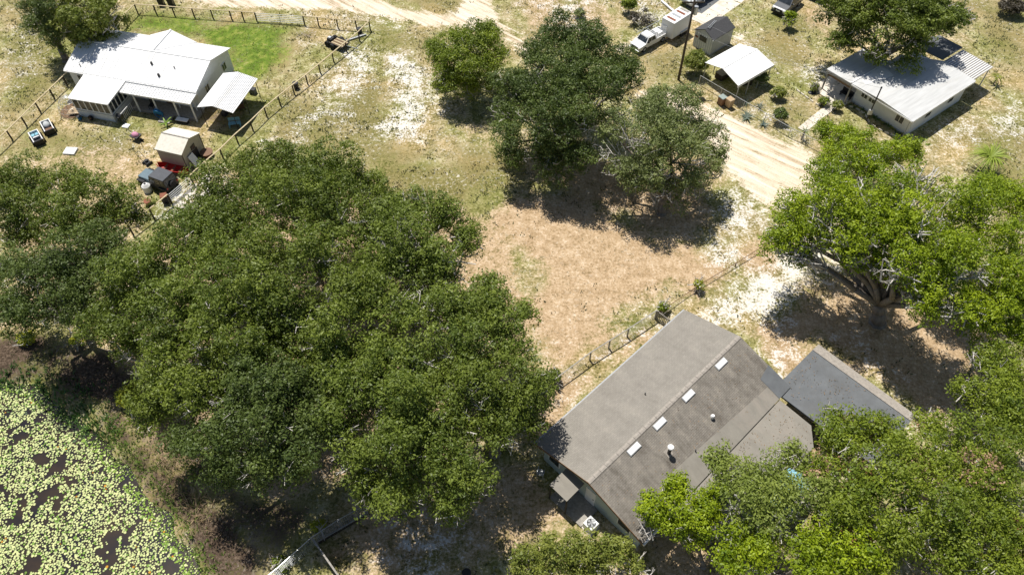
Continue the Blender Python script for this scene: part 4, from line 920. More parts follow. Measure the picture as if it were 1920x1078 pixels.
MB().tube((0, 0, .0), (0, 0, .5), .4, 18, .6).build('bowl', M['rust'], ft); MB().tube((0, 0, .49), (0, 0, .53), .64, 18).build('rim', M['bin_brown'], ft)
wp = empty('white_door_panel', at(SO, AS, 3.35, .95), AS, 'loose white door panel leaning against the shed wall by the fence', 'door panel')
MB().add([(.25, -.4, 0), (.25, .4, 0), (-.4, .4, 1.3), (-.4, -.4, 1.3), (.3, -.4, .02), (.3, .4, .02), (-.35, .4, 1.34), (-.35, -.4, 1.34)], [(0, 3, 2, 1), (4, 5, 6, 7), (0, 1, 5, 4), (1, 2, 6, 5), (2, 3, 7, 6), (3, 0, 4, 7)]).build('panel', M['pale_blue' if False else 'white_paint'], wp)
MB().tube((.06, 0, .5), (.09, 0, .53), .05, 8).build('handle', M['dark_metal'], wp)

# ------------------------------------------------------------------ vehicles
def wheels(root, xs, w, r=.36, wd=.24):
    first = None
    for x in xs:
        for s in (-1, 1):
            y = s * (w / 2 - .1)
            if first is None:
                t0 = MB().tube((0, -wd / 2, 0), (0, wd / 2, 0), r, 18).build('tyre', M['black_rubber'], None, bevel=.03)
                r0 = MB().tube((0, -wd / 2 - .01, 0), (0, wd / 2 + .01, 0), r * .58, 12).build('rim', M['galv'], None)
                wh = empty('wheel', (x, y, r)); wh.parent = root; t0.parent = wh; r0.parent = wh; first = (t0, r0)
            else:
                wh = empty('wheel', (x, y, r)); wh.parent = root
                for q in first: c = q.copy(); col.objects.link(c); c.parent = wh
def quad(mb, pts, out=.012):
    p = [Vector(v) for v in pts]; n = (p[1] - p[0]).cross(p[2] - p[0]).normalized() * out
    return mb.add([v + n for v in p] + [v - n for v in p], [(0, 1, 2, 3), (7, 6, 5, 4), (0, 4, 5, 1), (1, 5, 6, 2), (2, 6, 7, 3), (3, 7, 4, 0)])
def greenhouse(root, x0, x1, x2, x3, w, z0, z1, paint, roofmat, inset=.16, pillars=(.5,)):
    """cab: windscreen foot x0 -> roof x1..x2 -> rear foot x3"""
    MB().add([(x0, -w / 2, z0), (x3, -w / 2, z0), (x3, w / 2, z0), (x0, w / 2, z0), (x1, -w / 2 + inset, z1), (x2, -w / 2 + inset, z1), (x2, w / 2 - inset, z1), (x1, w / 2 - inset, z1)],
             [(4, 5, 6, 7), (0, 1, 5, 4), (1, 2, 6, 5), (2, 3, 7, 6), (3, 0, 4, 7)]).build('cab', M[paint], root)
    MB().box(x1 - .03, x2 + .03, -w / 2 + inset - .03, w / 2 - inset + .03, z1, z1 + .05, .04).build('roof', M[roofmat], root, bevel=.02)
    def lerp(a, b, t): return Vector(a) + (Vector(b) - Vector(a)) * t
    def pane(A, B, C, D, nm, u0=.06, u1=.94, v0=.1, v1=.9):
        pts = [lerp(lerp(A, B, u), lerp(D, C, u), v) for u, v in ((u0, v0), (u1, v0), (u1, v1), (u0, v1))]
        quad(MB(), pts).build(nm, M['glass'], root)
    h = w / 2; i = h - inset
    pane((x0, h, z0), (x0, -h, z0), (x1, -i, z1), (x1, i, z1), 'windscreen')
    pane((x3, -h, z0), (x3, h, z0), (x2, i, z1), (x2, -i, z1), 'rear_window')
    cuts = [0.03] + list(pillars) + [.97]
    for k in range(len(cuts) - 1):
        for s in (-1, 1): pane((x0, s * h, z0), (x3, s * h, z0), (x2, s * i, z1), (x1, s * i, z1), 'side_window', cuts[k] + .03, cuts[k + 1] - .03)
def lights(root, x, w, z, nm, m, s=(.04, .28, .14)):
    for y in (-w / 2 + .2, w / 2 - .2): MB().box(x - s[0], x + s[0], y - s[1] / 2, y + s[1] / 2, z - s[2] / 2, z + s[2] / 2).build(nm, M[m], root)
# pickup: front at -x (towards lower left)
pk = empty('pickup_truck', G(1190, 99), R(40), 'white pickup truck with a ladder rack in front of the white box trailer', 'pickup truck')
pk.location = at((pk.location.x, pk.location.y), R(40), 0, .12); pk.scale = (.92, .86, .92)
w = 1.85
MB().prism([(0, .45), (.05, .95), (1.15, 1.08), (2.95, 1.08), (3.0, 1.08), (3.0, .45)], -w / 2, w / 2).build('body', M['white_paint'], pk, bevel=.06)
bd = MB().box(3.0, 5.25, -w / 2, w / 2, .45, .62).box(3.0, 5.25, -w / 2, -w / 2 + .08, .62, 1.08).box(3.0, 5.25, w / 2 - .08, w / 2, .62, 1.08).box(5.17, 5.25, -w / 2 + .08, w / 2 - .08, .62, 1.08)
bd.build('truck_bed', M['white_paint'], pk)
greenhouse(pk, 1.1, 1.6, 2.75, 3.0, w, 1.08, 1.68, 'white_paint', 'white_paint', .14, (.52,))
wheels(pk, (.95, 4.3), w, .38)
lights(pk, 0, w, .8, 'headlight', 'headlight'); lights(pk, 5.26, w, .85, 'tail_light', 'taillight', (.02, .14, .3))
MB().box(-.05, .02, -.55, .55, .62, .88).build('grille', M['dark_metal'], pk); MB().box(-.14, .0, -w / 2, w / 2, .42, .58).build('bumper', M['galv'], pk, bevel=.03)
rk = MB()
for x in (1.7, 2.7, 4.8):
    rk.tube((x, -.85, 1.95), (x, .85, 1.95), .03, 6)
for y in (-.85, .85):
    rk.tube((.9, y, 1.98), (5.2, y, 1.98), .035, 6); rk.tube((4.8, y, 1.08), (4.8, y, 1.95), .03, 6); rk.tube((3.1, y, 1.08), (3.1, y, 1.95), .03, 6)
rk.build('ladder_rack', M['galv'], pk)
for y in (-.98, .98): MB().box(1.45, 1.6, y - .07, y + .07, 1.12, 1.3).build('mirror', M['dark_metal'], pk)
ld = empty('tool_chest', at((pk.location.x, pk.location.y), R(40), 3.8, .1, .63), R(40), 'white tool chest in the bed of the white pickup', 'tool chest')
MB().box(-.35, .35, -.5, .5, 0, .5).build('chest', M['white_paint'], ld, bevel=.03); MB().box(-.38, .38, -.53, .53, .5, .56).build('lid', M['white_paint'], ld)
# box trailer
TO = (17.44, 79.87); AT = R(-46)
tlr = empty('box_trailer', (*TO, 0), AT, 'white box trailer with rust-red panels on its roof', 'trailer')
MB().box(0, 1.8, 0, 3.3, .5, 2.6).build('body', M['white_paint'], tlr, bevel=.05)
for k, (y, m_) in enumerate(((.55, 'rust'), (1.45, 'trim_grey'), (2.3, 'rust'), (3.0, 'wood_grey'))): MB().box(.3, 1.5, y - .17, y + .17, 2.6, 2.63).build('roof_panel', M[m_], tlr)
for x in (-.0, 1.8):
    for y in (1.9, 2.6): MB().tube((x - .1, y, .35), (x + .12, y, .35), .33, 14).build('tyre', M['black_rubber'], tlr)
MB().box(1.8, 1.98, 1.45, 3.05, .66, .74).build('mudguard', M['galv'], tlr)
MB().tube((.2, 0, .5), (.9, -1.1, .5), .05, 5).tube((1.6, 0, .5), (.9, -1.1, .5), .05, 5).build('drawbar', M['dark_metal'], tlr)
bmn = MB().box(-1.5, 1.5, -.12, .12, .05, .2); e_ = bmn.build('white_board', M['white_paint']); e_.location = G(1253, 15, 0); e_.rotation_euler = (0, 0, R(-62)); tag(e_, 'long white board lying on the grass behind the box trailer', 'board')
# jeep
JA = R(-25); JO = (-35.9, 54.9)
jp = empty('off_road_car', (-35.15, 56.31, 0), JA, 'black soft-topped off-road car parked against the gate and the red boat', 'car')
jx, jy = -.2, -1.0
jb = MB().box(jx - .75, jx + .95, jy - .62, jy + .62, .5, 1.05).build('hood', M['blue_grey_paint'], jp, bevel=.06)
MB().box(jx + .85, jx + 2.95, jy - .82, jy + .82, .45, 1.1).build('body', M['black_plastic'], jp, bevel=.05)
for s in (-1, 1):
    MB().box(jx - .75, jx + .15, jy + s * .78 - .16, jy + s * .78 + .16, .72, .82).build('fender', M['black_plastic'], jp, bevel=.03)
    MB().box(jx + 2.0, jx + 2.9, jy + s * .86 - .12, jy + s * .86 + .12, .74, .84).build('fender', M['black_plastic'], jp, bevel=.03)
gh = empty('top', (jx, jy, 0)); gh.parent = jp; gh.name = 'cabin'
greenhouse(gh, .85, 1.05, 2.8, 2.95, 1.6, 1.1, 1.8, 'black_plastic', 'soft_top', .08, (.38, .72))
for x in (jx - .3, jx + 2.45):
    for s in (-1, 1): MB().tube((x, jy + s * .66, .4), (x, jy + s * .92, .4), .4, 16).build('wheel', M['black_rubber'], jp)
MB().tube((jx + 2.95, jy, .95), (jx + 3.17, jy, .95), .36, 16).build('spare_wheel', M['black_rubber'], jp)
for s in (-1, 1): MB().tube((jx - .8, jy + s * .42, .85), (jx - .74, jy + s * .42, .85), .11, 10).build('headlight', M['headlight'], jp); MB().box(jx + 2.93, jx + 2.98, jy + s * .7 - .07, jy + s * .7 + .07, .75, .95).build('tail_light', M['taillight'], jp)
MB().box(jx - .95, jx - .8, jy - .75, jy + .75, .45, .6).build('bumper', M['dark_metal'], jp)
# SUV at top
sv = empty('parked_suv', G(1456, 30), R(47), 'dark grey SUV with a blue-tinted windscreen cut by the top edge behind the bright bush', 'car')
MB().prism([(0, .35), (.03, .85), (.25, .98), (1.2, 1.08), (4.4, 1.08), (4.55, .9), (4.55, .35)], -.92, .92).build('body', M['grey_paint'], sv, bevel=.06)
greenhouse(sv, 1.15, 1.75, 3.9, 4.4, 1.8, 1.08, 1.68, 'grey_paint', 'grey_paint', .16, (.4, .7))
wheels(sv, (.85, 3.6), 1.84, .36); lights(sv, .02, 1.84, .78, 'headlight', 'headlight')
MB().box(-.04, .03, -.5, .5, .55, .9).build('grille', M['dark_metal'], sv); MB().box(-.06, -.04, -.26, .26, .6, .76).build('number_plate', M['white_paint'], sv); MB().box(-.08, .06, -.9, .9, .33, .5).build('bumper', M['black_plastic'], sv)
for y in (-1.0, 1.0): MB().box(1.5, 1.65, y - .08, y + .08, 1.1, 1.26).build('mirror', M['grey_paint'], sv)
s2 = empty('parked_car', G(1524, 4), R(47), 'dark blue car beside the SUV, only its near end inside the top edge', 'car')
MB().prism([(0, .3), (.05, .75), (1.0, .95), (3.6, .95), (4.2, .9), (4.2, .3)], -.88, .88).build('body', M['blue_grey_paint'], s2, bevel=.06)
greenhouse(s2, .9, 1.5, 3.0, 3.7, 1.7, .95, 1.42, 'blue_grey_paint', 'blue_grey_paint', .18, (.5,)); wheels(s2, (.8, 3.3), 1.76, .32); lights(s2, .02, 1.76, .65, 'headlight', 'headlight')
# flatbed of the white/blue truck cut by the top edge
tk = empty('flatbed_truck', G(1283, 14), R(40), 'pale grey truck at the top edge beyond the utility pole', 'truck')
MB().box(0, 5, -1.0, 1.0, .55, 1.0).build('body', M['grey_siding'], tk, bevel=.05); greenhouse(tk, .9, 1.4, 2.6, 2.8, 1.9, 1.0, 1.75, 'grey_siding', 'grey_siding', .14, ()); wheels(tk, (.9, 4.0), 2.0, .4); lights(tk, .0, 2.0, .8, 'headlight', 'headlight')

# ------------------------------------------------------------------ right-hand shed, carport, pale-roofed house
SR = (22.94, 76.1); AR = R(41)
rs_ = empty('grey_shed', (*SR, 0), AR, 'small grey-white shed with a dark shingled roof beside the utility pole', 'shed')
roofpart('roof_slope', [(-.1, 0, 2.1), (3.8, 0, 2.1), (3.8, 1.45, 2.85), (-.1, 1.45, 2.85)], M['dark_shingle'], rs_, .07)
roofpart('roof_slope', [(3.8, 2.9, 2.1), (-.1, 2.9, 2.1), (-.1, 1.45, 2.85), (3.8, 1.45, 2.85)], M['dark_shingle'], rs_, .07)
w_ = MB().box(0.02, 3.7, .12, 2.75, 0, 2.02)
for x in (.02, 3.7): w_.add([(x, .12, 2.02), (x, 2.75, 2.02), (x, 1.45, 2.74)], [(0, 1, 2)])
w_.build('wall', M['grey_siding'], rs_)
for k in range(9): MB().box(-.01, .02, .16 + k * .3, .2 + k * .3, 0, 2.05).build('batten', M['white_paint'], rs_)
window(rs_, -.03, .02, 1.0, 2.0, 1.2, 1.8, 'x', -1, 'wood_dark')
MB().box(-.04, .0, 2.2, 2.6, 1.3, 1.5).build('sign_board', M['rust'], rs_)
MB().box(-.16, -.1, .0, .08, 1.9, 2.1).build('trim', M['white_paint'], rs_)
ls = empty('ladder', at(SR, AR, 1.2, 1.5, 2.86), AR + .25, 'short white ladder lying on the ridge of the dark-roofed shed', 'ladder')
lm = MB().tube((-.9, -.1, .05), (.9, -.1, .05), .025, 5).tube((-.9, .1, .05), (.9, .1, .05), .025, 5)
lm.build('rail', M['galv'], ls)
for k in range(6): MB().tube((-.8 + k * .32, -.1, .05), (-.8 + k * .32, .1, .05), .018, 5).build('rung', M['galv'], ls)

WO = (21.3, 71.89); AWC = R(-51.5)
wc_ = empty('white_carport', (*WO, 0), AWC, 'open carport with a bright white gabled metal roof', 'carport')
roofpart('roof_slope', [(0, 5.5, 2.2), (0, -.1, 2.2), (2.5, -.25, 2.92), (2.5, 5.4, 2.92)], M['white_paint'], wc_, .05)
roofpart('roof_slope', [(5.0, -.45, 2.3), (5.0, 5.45, 2.3), (2.5, 5.4, 2.92), (2.5, -.25, 2.92)], M['white_paint'], wc_, .05)
MB().box(5.0, 5.08, -.45, 5.45, 2.0, 2.3).build('side_panel', M['white_paint'], wc_)
MB().box(2.44, 2.56, -.2, 5.4, 2.91, 2.95).build('ridge_cap', M['white_paint'], wc_)
for x in (.15, 4.9):
    for y in (0, 1.7, 3.5, 5.2): MB().box(x - .04, x + .04, y - .04, y + .04, 0, 2.25).build('post', M['galv'], wc_)
for k, (x, y) in enumerate(((1.2, 2.0), (3.4, 3.4))):
    e_ = empty('equipment_crate', at(WO, AWC, x, y), AWC + k, ['dark crate under the left half of the white carport', 'dark crate under the right half of the white carport'][k], 'crate')
    MB().box(-.5, .5, -.7, .7, 0, .7).build('crate', M['wood_dark'], e_, bevel=.03); MB().box(-.52, .52, -.72, .72, .7, .75).build('lid', M['wood_grey'], e_)

HRO = (33.98, 69.97); AH = R(-53.2)
hr = empty('pale_roofed_house', (*HRO, 0), AH, 'white bungalow with a pale grey low roof and a patio at its left end', 'house')
roofpart('roof_slope', [(0, 0, 2.72), (3.2, 0, 2.78), (3.2, 6.5, 2.78), (0, 6.5, 2.72)], M['hr_roof'], hr, .12, label='patio roof')
roofpart('roof_slope', [(3.22, .0, 2.8), (7.0, -.02, 3.0), (7.0, 11, 3.0), (3.22, 8.5, 2.8)], M['hr_roof'], hr, .14, label='left slope, whiter in patches')
roofpart('roof_slope', [(7.0, -.02, 3.0), (10.85, 0, 2.75), (10.85, 11, 2.75), (7.0, 11, 3.0)], M['hr_roof'], hr, .14, label='right slope')
MB().slab([(3.3, 1.5, 2.82), (4.3, .9, 2.87), (5.2, 4.6, 2.92), (3.3, 5.2, 2.82)], .008).build('white_patch', M['hr_roof_white'], hr)
MB().box(3.14, 3.26, .0, 6.6, 2.79, 2.88).build('ridge_strip', M['hr_roof_white'], hr)
roofpart('roof_slope', [(2.1, 11.05, 2.7), (6.55, 11.4, 2.8), (6.55, 15.1, 2.8), (3.6, 15.2, 2.7)], M['pale_blue' if False else 'bluegrey_roof'], hr, .1, label='back corner roof with its shade coloured in blue-grey')  # dark blue-grey here paints in the shadow on this roof, not a membrane
roofpart('porch_roof', [(6.7, 15.0, 2.62), (6.7, 11.02, 2.62), (10.6, 11.02, 2.55), (10.4, 15.0, 2.55)], M['white_metal'], hr, .05)
rb = MB()
for k in range(15): x = 6.8 + k * .26; rb.box(x, x + .1, 11.03, 15.0, 2.625 - (x - 6.7) * .018, 2.67 - (x - 6.7) * .018)
r_ = rb.build('roof_ribs', M['wood_grey'], hr); r_['kind'] = 'stuff'
w_ = MB().box(3.5, 10.45, 1.2, 10.6, 0, 2.66); w_.build('wall', M['white_siding'], hr)
MB().box(3.5, 10.45, 1.17, 1.2, 0, .16).build('base_course', M['grey_siding'], hr)
MB().box(-.0, 3.4, -.02, .06, 2.4, 2.6).build('fascia', M['wood_grey'], hr); MB().box(10.8, 10.88, 0, 11, 2.5, 2.74).build('fascia', M['white_paint'], hr); MB().box(3.3, 10.8, -.06, .0, 2.58, 2.72).build('fascia', M['white_paint'], hr)
for x, y in ((.15, .3), (.15, 6.2), (3.2, .3)): MB().box(x - .07, x + .07, y - .07, y + .07, 0, 2.6).build('post', M['wood_grey'], hr)
MB().box(.2, 3.5, 5.6, 5.7, 0, 2.5).build('patio_wall', M['grey_siding'], hr)
MB().box(.2, 3.3, .35, .42, 1.9, 2.3).build('patio_screen', M['wood_brown'], hr)
for k in range(3): MB().box(3.44, 3.5, 1.6 + k * 1.3, 2.3 + k * 1.3, 1.1, 1.9).build('window', M['glass'], hr)
window(hr, 4.2, 5.0, 1.13, 1.2, 1.2, 2.1); window(hr, 5.15, 5.95, 1.13, 1.2, 1.2, 2.1); window(hr, 8.6, 9.6, 1.13, 1.2, .9, 2.1)
window(hr, 10.45, 10.5, 3.5, 4.5, 1.1, 2.0, 'x', 1); window(hr, 10.45, 10.5, 7.5, 8.5, 1.1, 2.0, 'x', 1)
MB().tube((10.4, .6, 0), (10.4, .6, 2.6), .04, 6).build('downpipe', M['trim_grey'], hr)
for x in (7.0, 10.3): MB().box(x - .05, x + .05, 14.7, 14.8, 0, 2.55).build('post', M['white_paint'], hr)
def hrp(x, y, z=0): return at(HRO, AH, x, y, z)
pt = MB().box(-.8, 3.5, -.6, 5.6, -.02, .1); pt.v = [at(HRO, AH, *v) for v in pt.v]; tag(pt.build('patio', M['concrete']), kind='structure')
sf = empty('patio_bench', hrp(2.6, 1.2, .1), AH, 'black bench on the shaded patio of the pale-roofed house', 'bench')
MB().box(-.7, .7, -.25, .25, .35, .42).build('seat', M['black_plastic'], sf); MB().box(-.7, .7, .2, .27, .42, .85).build('backrest', M['black_plastic'], sf)
for a in (-.6, .6): MB().box(a - .03, a + .03, -.22, .22, 0, .35).build('leg', M['black_plastic'], sf)
ms = empty('meter_mast', hrp(6.5, -.2), 0, 'dark electric service mast with a meter box at its foot against the white wall', 'mast')
MB().tube((0, 0, 0), (0, 0, 4.3), .07, 8).build('pipe', M['dark_metal'], ms); MB().box(-.2, .2, -.12, .12, .9, 1.5).build('meter_box', M['galv'], ms); MB().tube((0, 0, 4.3), (0, 0, 4.45), .11, 8, .06).build('cap', M['dark_metal'], ms)
# walk, edging, driveway
def strip(name, pts, wd, mat, z=.05, label=None, cat=None, kind=None):
    P = [G(*p) for p in pts]; mb = MB()
    for a, b in zip(P[:-1], P[1:]):
        d = (b - a).normalized(); s = Vector((-d.y, d.x, 0)) * wd / 2; e = d * .02
        mb.slab([a - s + Vector((0, 0, z)) + e, b - s + Vector((0, 0, z)) - e, b + s + Vector((0, 0, z)) - e, a + s + Vector((0, 0, z)) + e], z + .06)
    return tag(mb.build(name, mat), label, cat, kind=kind)
wk = [(1580, 178), (1562, 198), (1541, 214), (1522, 229), (1503, 245)]
P_ = [G(*p) for p in wk]
wlk = empty('walkway', P_[0], 0); wlk['kind'] = 'structure'
for k in range(len(P_) - 1):
    a, b = P_[k] - P_[0], P_[k + 1] - P_[0]; d = (b - a); Ld = d.length; d.normalize(); s = Vector((-d.y, d.x, 0)) * .48
    for j in range(2):
        p = a + d * (Ld * j / 2 + .02); q = a + d * (Ld * (j + 1) / 2 - .02); up = Vector((0, 0, .07 + random.uniform(-.008, .008)))
        MB().slab([p - s + up, q - s + up, q + s + up, p + s + up], .14).build('paving_slab', M['concrete'], wlk)
strip('driveway', [(1430, -55), (1372, 0), (1340, 22), (1312, 44)], 2.6, M['concrete'], .03, kind='structure')
strip('concrete_pad', [(1300, 20), (1345, -14)], 2.4, M['bluegrey_roof'], .035, kind='structure')
for nm, pts, lab in (('garden_edging', [(1493, 169), (1508, 180), (1526, 193), (1540, 201)], 'straight white edging of the corner bed near the patio'),
                     ('garden_edging', [(1586, 198), (1604, 203), (1622, 214), (1630, 232), (1645, 242), (1668, 252), (1680, 256)], 'curved pale stone edging of the bed under the white wall')):
    P_ = [G(*p) for p in pts]; e_ = empty(nm, P_[0], 0, lab, 'edging')
    for a, b in zip(P_[:-1], P_[1:]):
        n_ = max(1, int((b - a).length / .55)); ang = math.atan2(b.y - a.y, b.x - a.x)
        for j in range(n_):
            c = a + (b - a) * ((j + .5) / n_) - P_[0]; q = MB().box(-.25, .25, -.07, .07, -.03, .12, .02).build('edging_stone', M['stone' if nm == 'x' else 'concrete'], e_); q.location = c; q.rotation_euler = (0, 0, ang)

# rocks
def rock(px, py, s, lab, sc=(1, .8, .5), m_='stone'):
    rs = np.random.RandomState(int(px)); mb = MB().dome((0, 0, 0), s * sc[0], s * sc[1], s * sc[2], 8, 3)
    mb.v = [(v[0] * rs.uniform(.8, 1.2), v[1] * rs.uniform(.8, 1.2), v[2] * rs.uniform(.75, 1.2) - .03) for v in mb.v]
    o = mb.build('rock', M[m_]); o.location = G(px, py); o.rotation_euler = (0, 0, rs.rand() * 6); return tag(o, lab, 'rock')
rock(1522, 174, .45, 'dark grey boulder in the corner bed near the patio', m_='dark_metal')
rng = random.Random(3)
for k in range(26):
    q = rock(1385 + k * 3.2 + rng.uniform(-8, 8), 80 + k * 2.2 + rng.uniform(-10, 10), rng.uniform(.1, .2), 'pale stone in the scatter of rocks behind the white carport', sc=(1, .8, .5)); q['group'] = 'pale stones behind the white carport'
for k in range(16):
    q = rock(1435 + k * 5 + rng.uniform(-5, 5), 222 + k * 2.6 + rng.uniform(-5, 5), rng.uniform(.1, .2), 'pale stone in the bed beside the chain-link fence'); q['group'] = 'pale stones along the chain-link fence'

# utility pole and wires
up_ = empty('utility_pole', G(1272, 150), 0, 'tall dark wooden utility pole rising past the white trailer', 'utility pole')
MB().tube((0, 0, -.2), (0, 0, 10.2), .15, 10, .11).build('pole', M['wood_dark'], up_, smooth=True)
MB().box(-1.1, 1.1, -.06, .06, 9.5, 9.62).build('cross_arm', M['wood_dark'], up_)
for x in (-1.0, -.35, .35, 1.0): MB().tube((x, 0, 9.62), (x, 0, 9.8), .05, 6).build('insulator', M['trim_grey'], up_)
MB().tube((.32, 0, 8.2), (.32, 0, 9.1), .22, 12).build('transformer', M['galv'], up_)
pb = G(1272, 150)
for k, (h0, tgt, lab) in enumerate(((8.0, hrp(6.5, -.2, 4.3), 'thin overhead wire from the utility pole to the service mast'), (6.6, hrp(1.0, .0, 2.8), 'thin overhead wire sagging from the utility pole to the patio roof'))):
    a = Vector((pb.x, pb.y, h0)); b = Vector(tgt); pts = [a + (b - a) * t - Vector((0, 0, 3.2 * t * (1 - t))) for t in [j / 14 for j in range(15)]]
    mb = MB().path([p - a for p in pts], [.012] * 15, 4); o = mb.build('overhead_wire', M['trim_grey']); o.location = a; tag(o, lab, 'wire')

# rubbish bins
def bin_(px, py, body, lid, lab, rz=.6, s=1.0):
    e_ = empty('rubbish_bin', G(px, py), rz, lab, 'rubbish bin')
    MB().box(-.3 * s, .3 * s, -.32 * s, .32 * s, .05, .98 * s, -.05).build('bin_body', M[body], e_, bevel=.03)
    MB().box(-.37 * s, .37 * s, -.4 * s, .4 * s, .98 * s, 1.06 * s, .03).build('lid', M[lid], e_, bevel=.02)
    for x in (-.25, .25): MB().tube((x - .04, .33, .12), (x + .04, .33, .12), .11, 10).build('wheel', M['black_rubber'], e_)
    return e_
bin_(1366, 200, 'bin_tan', 'bin_tan', 'tan rubbish bin beside the brown one on the fence line', .6)
bin_(1352, 196, 'bin_brown', 'bin_lid', 'brown rubbish bin with a grey-green lid, left of the tan one', .6)
bin_(304, 10, 'black_plastic', 'black_plastic', 'black rubbish bin at the top edge, the left one of the roadside pair', .1)
bin_(322, 10, 'black_plastic', 'black_plastic', 'black rubbish bin at the top edge, the right one of the roadside pair', .05)
bin_(312, 379, 'black_plastic', 'rust', 'black rubbish bin with a reddish lid inside the fence corner below the gate', .3, .9)

# white round container next to jeep
wt_ = empty('water_tank', G(278, 358), 0, 'white round-topped tank at the front of the black off-road car', 'tank')
MB().tube((0, 0, 0), (0, 0, .7), .42, 18).build('body', M['white_siding'], wt_); MB().tube((0, 0, .7), (0, 0, .95), .42, 18, .2).build('top', M['white_paint'], wt_, label='domed top'); MB().tube((0, 0, .95), (0, 0, 1.0), .12, 12).build('cap', M['dark_metal'], wt_)
db = empty('dog', G(283, 388), .7, None, None); bpy.data.objects.remove(db)
cb = empty('clay_pot', G(279, 383), 0, 'terracotta pot half under the oak beside the white tank', 'pot')
MB().tube((0, 0, 0), (0, 0, .45), .22, 14, .34).build('bowl', M['bin_tan'], cb); MB().tube((0, 0, .43), (0, 0, .47), .36, 14).build('rim', M['rust'], cb)
# push mower
pm = empty('push_mower', G(277, 307), R(-35), 'black push mower with its handle up, left of the tan shed', 'mower')
MB().box(-.35, .4, -.28, .28, .12, .3, .04).build('deck', M['black_plastic'], pm, bevel=.03); MB().tube((0, 0, .3), (0, 0, .5), .16, 12).build('engine', M['dark_metal'], pm)
MB().path([(-.3, -.22, .25), (-1.1, -.22, .95), (-1.1, .22, .95), (-.3, .22, .25)], [.025] * 4, 6).build('handle', M['black_plastic'], pm)
for x in (-.28, .32):
    for y in (-.31, .31): MB().tube((x, y - .04, .13), (x, y + .04, .13), .13, 12).build('wheel', M['black_rubber'], pm)
# wheelbarrow
wb_ = empty('wheelbarrow', G(258, 262), R(-25), 'wheelbarrow with a pink load standing in the middle of the left yard', 'wheelbarrow')
MB().box(-.4, .4, -.3, .3, .35, .62, -.1).build('tray', M['dark_metal'], wb_); MB().dome((0, 0, .6), .42, .33, .35, 12, 4).build('pink_sack', M['pink'], wb_, smooth=True)
for y in (-.25, .25): MB().tube((.6, y * .3, .25), (-1.3, y * 1.1, .62), .03, 6).build('handle', M['wood_dark'], wb_); MB().tube((-.35, y, .38), (-.4, y, 0), .025, 5).build('leg', M['dark_metal'], wb_)
MB().tube((.65, -.05, .2), (.65, .05, .2), .2, 14).build('wheel', M['black_rubber'], wb_)
# two small carts
def cart(px, py, lab, load, rz):
    e_ = empty('utility_cart', G(px, py), rz, lab, 'cart')
    MB().box(-.85, .95, -.42, .42, .3, .36).build('floor', M['dark_metal'], e_)
    MB().box(-.9, 1.0, -.48, -.4, .36, .72).box(-.9, 1.0, .4, .48, .36, .72).box(-.9, -.82, -.4, .4, .36, .72).build('side_wall', M['white_paint'], e_)
    MB().box(.92, 1.05, -.48, .48, .1, .7).build('front_panel', M['black_plastic'], e_)
    for x, s in ((-.45, -1), (-.45, 1), (.5, -1), (.5, 1)): MB().tube((x, s * .5, .24), (x, s * .64, .24), .24, 14).build('wheel', M['black_rubber'], e_)
    if load: MB().dome((-.2, 0, .5), .5, .36, .4, 12, 4).build('hood', M['grey_siding'], e_, smooth=True); MB().box(.3, .7, -.35, .35, .4, .5).build('seat', M['bin_brown'], e_)
    else: MB().box(-.75, -.3, -.35, .35, .4, .5).build('seat', M['pale_blue'], e_); MB().box(.0, .2, -.3, .3, .4, .62).build('bar', M['galv'], e_); MB().tube((-.2, 0, .4), (-.3, 0, .9), .03, 6).build('steering_post', M['dark_metal'], e_)
    return e_
cart(72, 264, 'small white-sided utility cart with an open dark tray, the nearer of two', 0, R(-52))
cart(93, 244, 'small white-sided utility cart with a grey rounded hood, the farther of two', 1, R(-54))
wl_ = MB().box(-.6, .6, -.5, .5, .02, .2); o = wl_.build('freezer_cabinet', M['white_paint'], bevel=.03); o.location = G(133, 285); o.rotation_euler = (0, 0, R(-4)); tag(o, 'flat white freezer cabinet lying alone on the left yard', 'freezer')
# trailer with motor at the fence corner
rt = empty('flatbed_trailer', G(628, 84), R(-33), 'small rusty flatbed trailer with black wheels in the fence corner', 'trailer')
MB().box(-.1, 1.7, -.65, .65, .45, .52).build('deck', M['wood_brown'], rt)
for k in range(6): MB().box(-.08, 1.68, -.63 + k * .215, -.45 + k * .215, .52, .55).build('plank', M['wood_light' if k % 2 else 'wood_brown'], rt)
MB().box(-.15, 1.75, -.72, -.65, .45, .66).box(-.15, 1.75, .65, .72, .45, .66).box(1.7, 1.77, -.65, .65, .45, .6).build('rail', M['dark_metal'], rt)
MB().box(-.9, -.15, -.35, .4, .35, .75, .05).build('engine', M['dark_metal'], rt, bevel=.05); MB().box(-.75, -.4, -.2, .1, .75, .85).build('seat', M['galv'], rt)
for x, y in ((-.5, -.7), (-.5, .7), (.4, -.85), (.4, .85)): MB().tube((x, y - .14, .33), (x, y + .14, .33), .33, 14).build('wheel', M['black_rubber'], rt)
MB().tube((1.7, .1, .45), (3.2, .5, .3), .05, 5).build('drawbar', M['galv'], rt)
bk = empty('pipe_bundle', G(648, 78), R(30), 'pale length of pipe lying against the diagonal fence near the trailer', 'pipe')
MB().tube((-.2, -.1, .12), (2.6, -.1, .12), .09, 8).build('pipe', M['galv'], bk); MB().tube((-.1, .15, .08), (2.4, .15, .08), .06, 8).build('pipe', M['wood_grey'], bk)
pt_ = empty('black_tub', G(675, 62), 0, 'black plastic tub in the corner of the diagonal fence', 'tub')
MB().tube((0, 0, 0), (0, 0, .6), .26, 14, .32).build('tub', M['black_plastic'], pt_); MB().tube((0, 0, .58), (0, 0, .62), .34, 14).build('rim', M['dark_metal'], pt_)
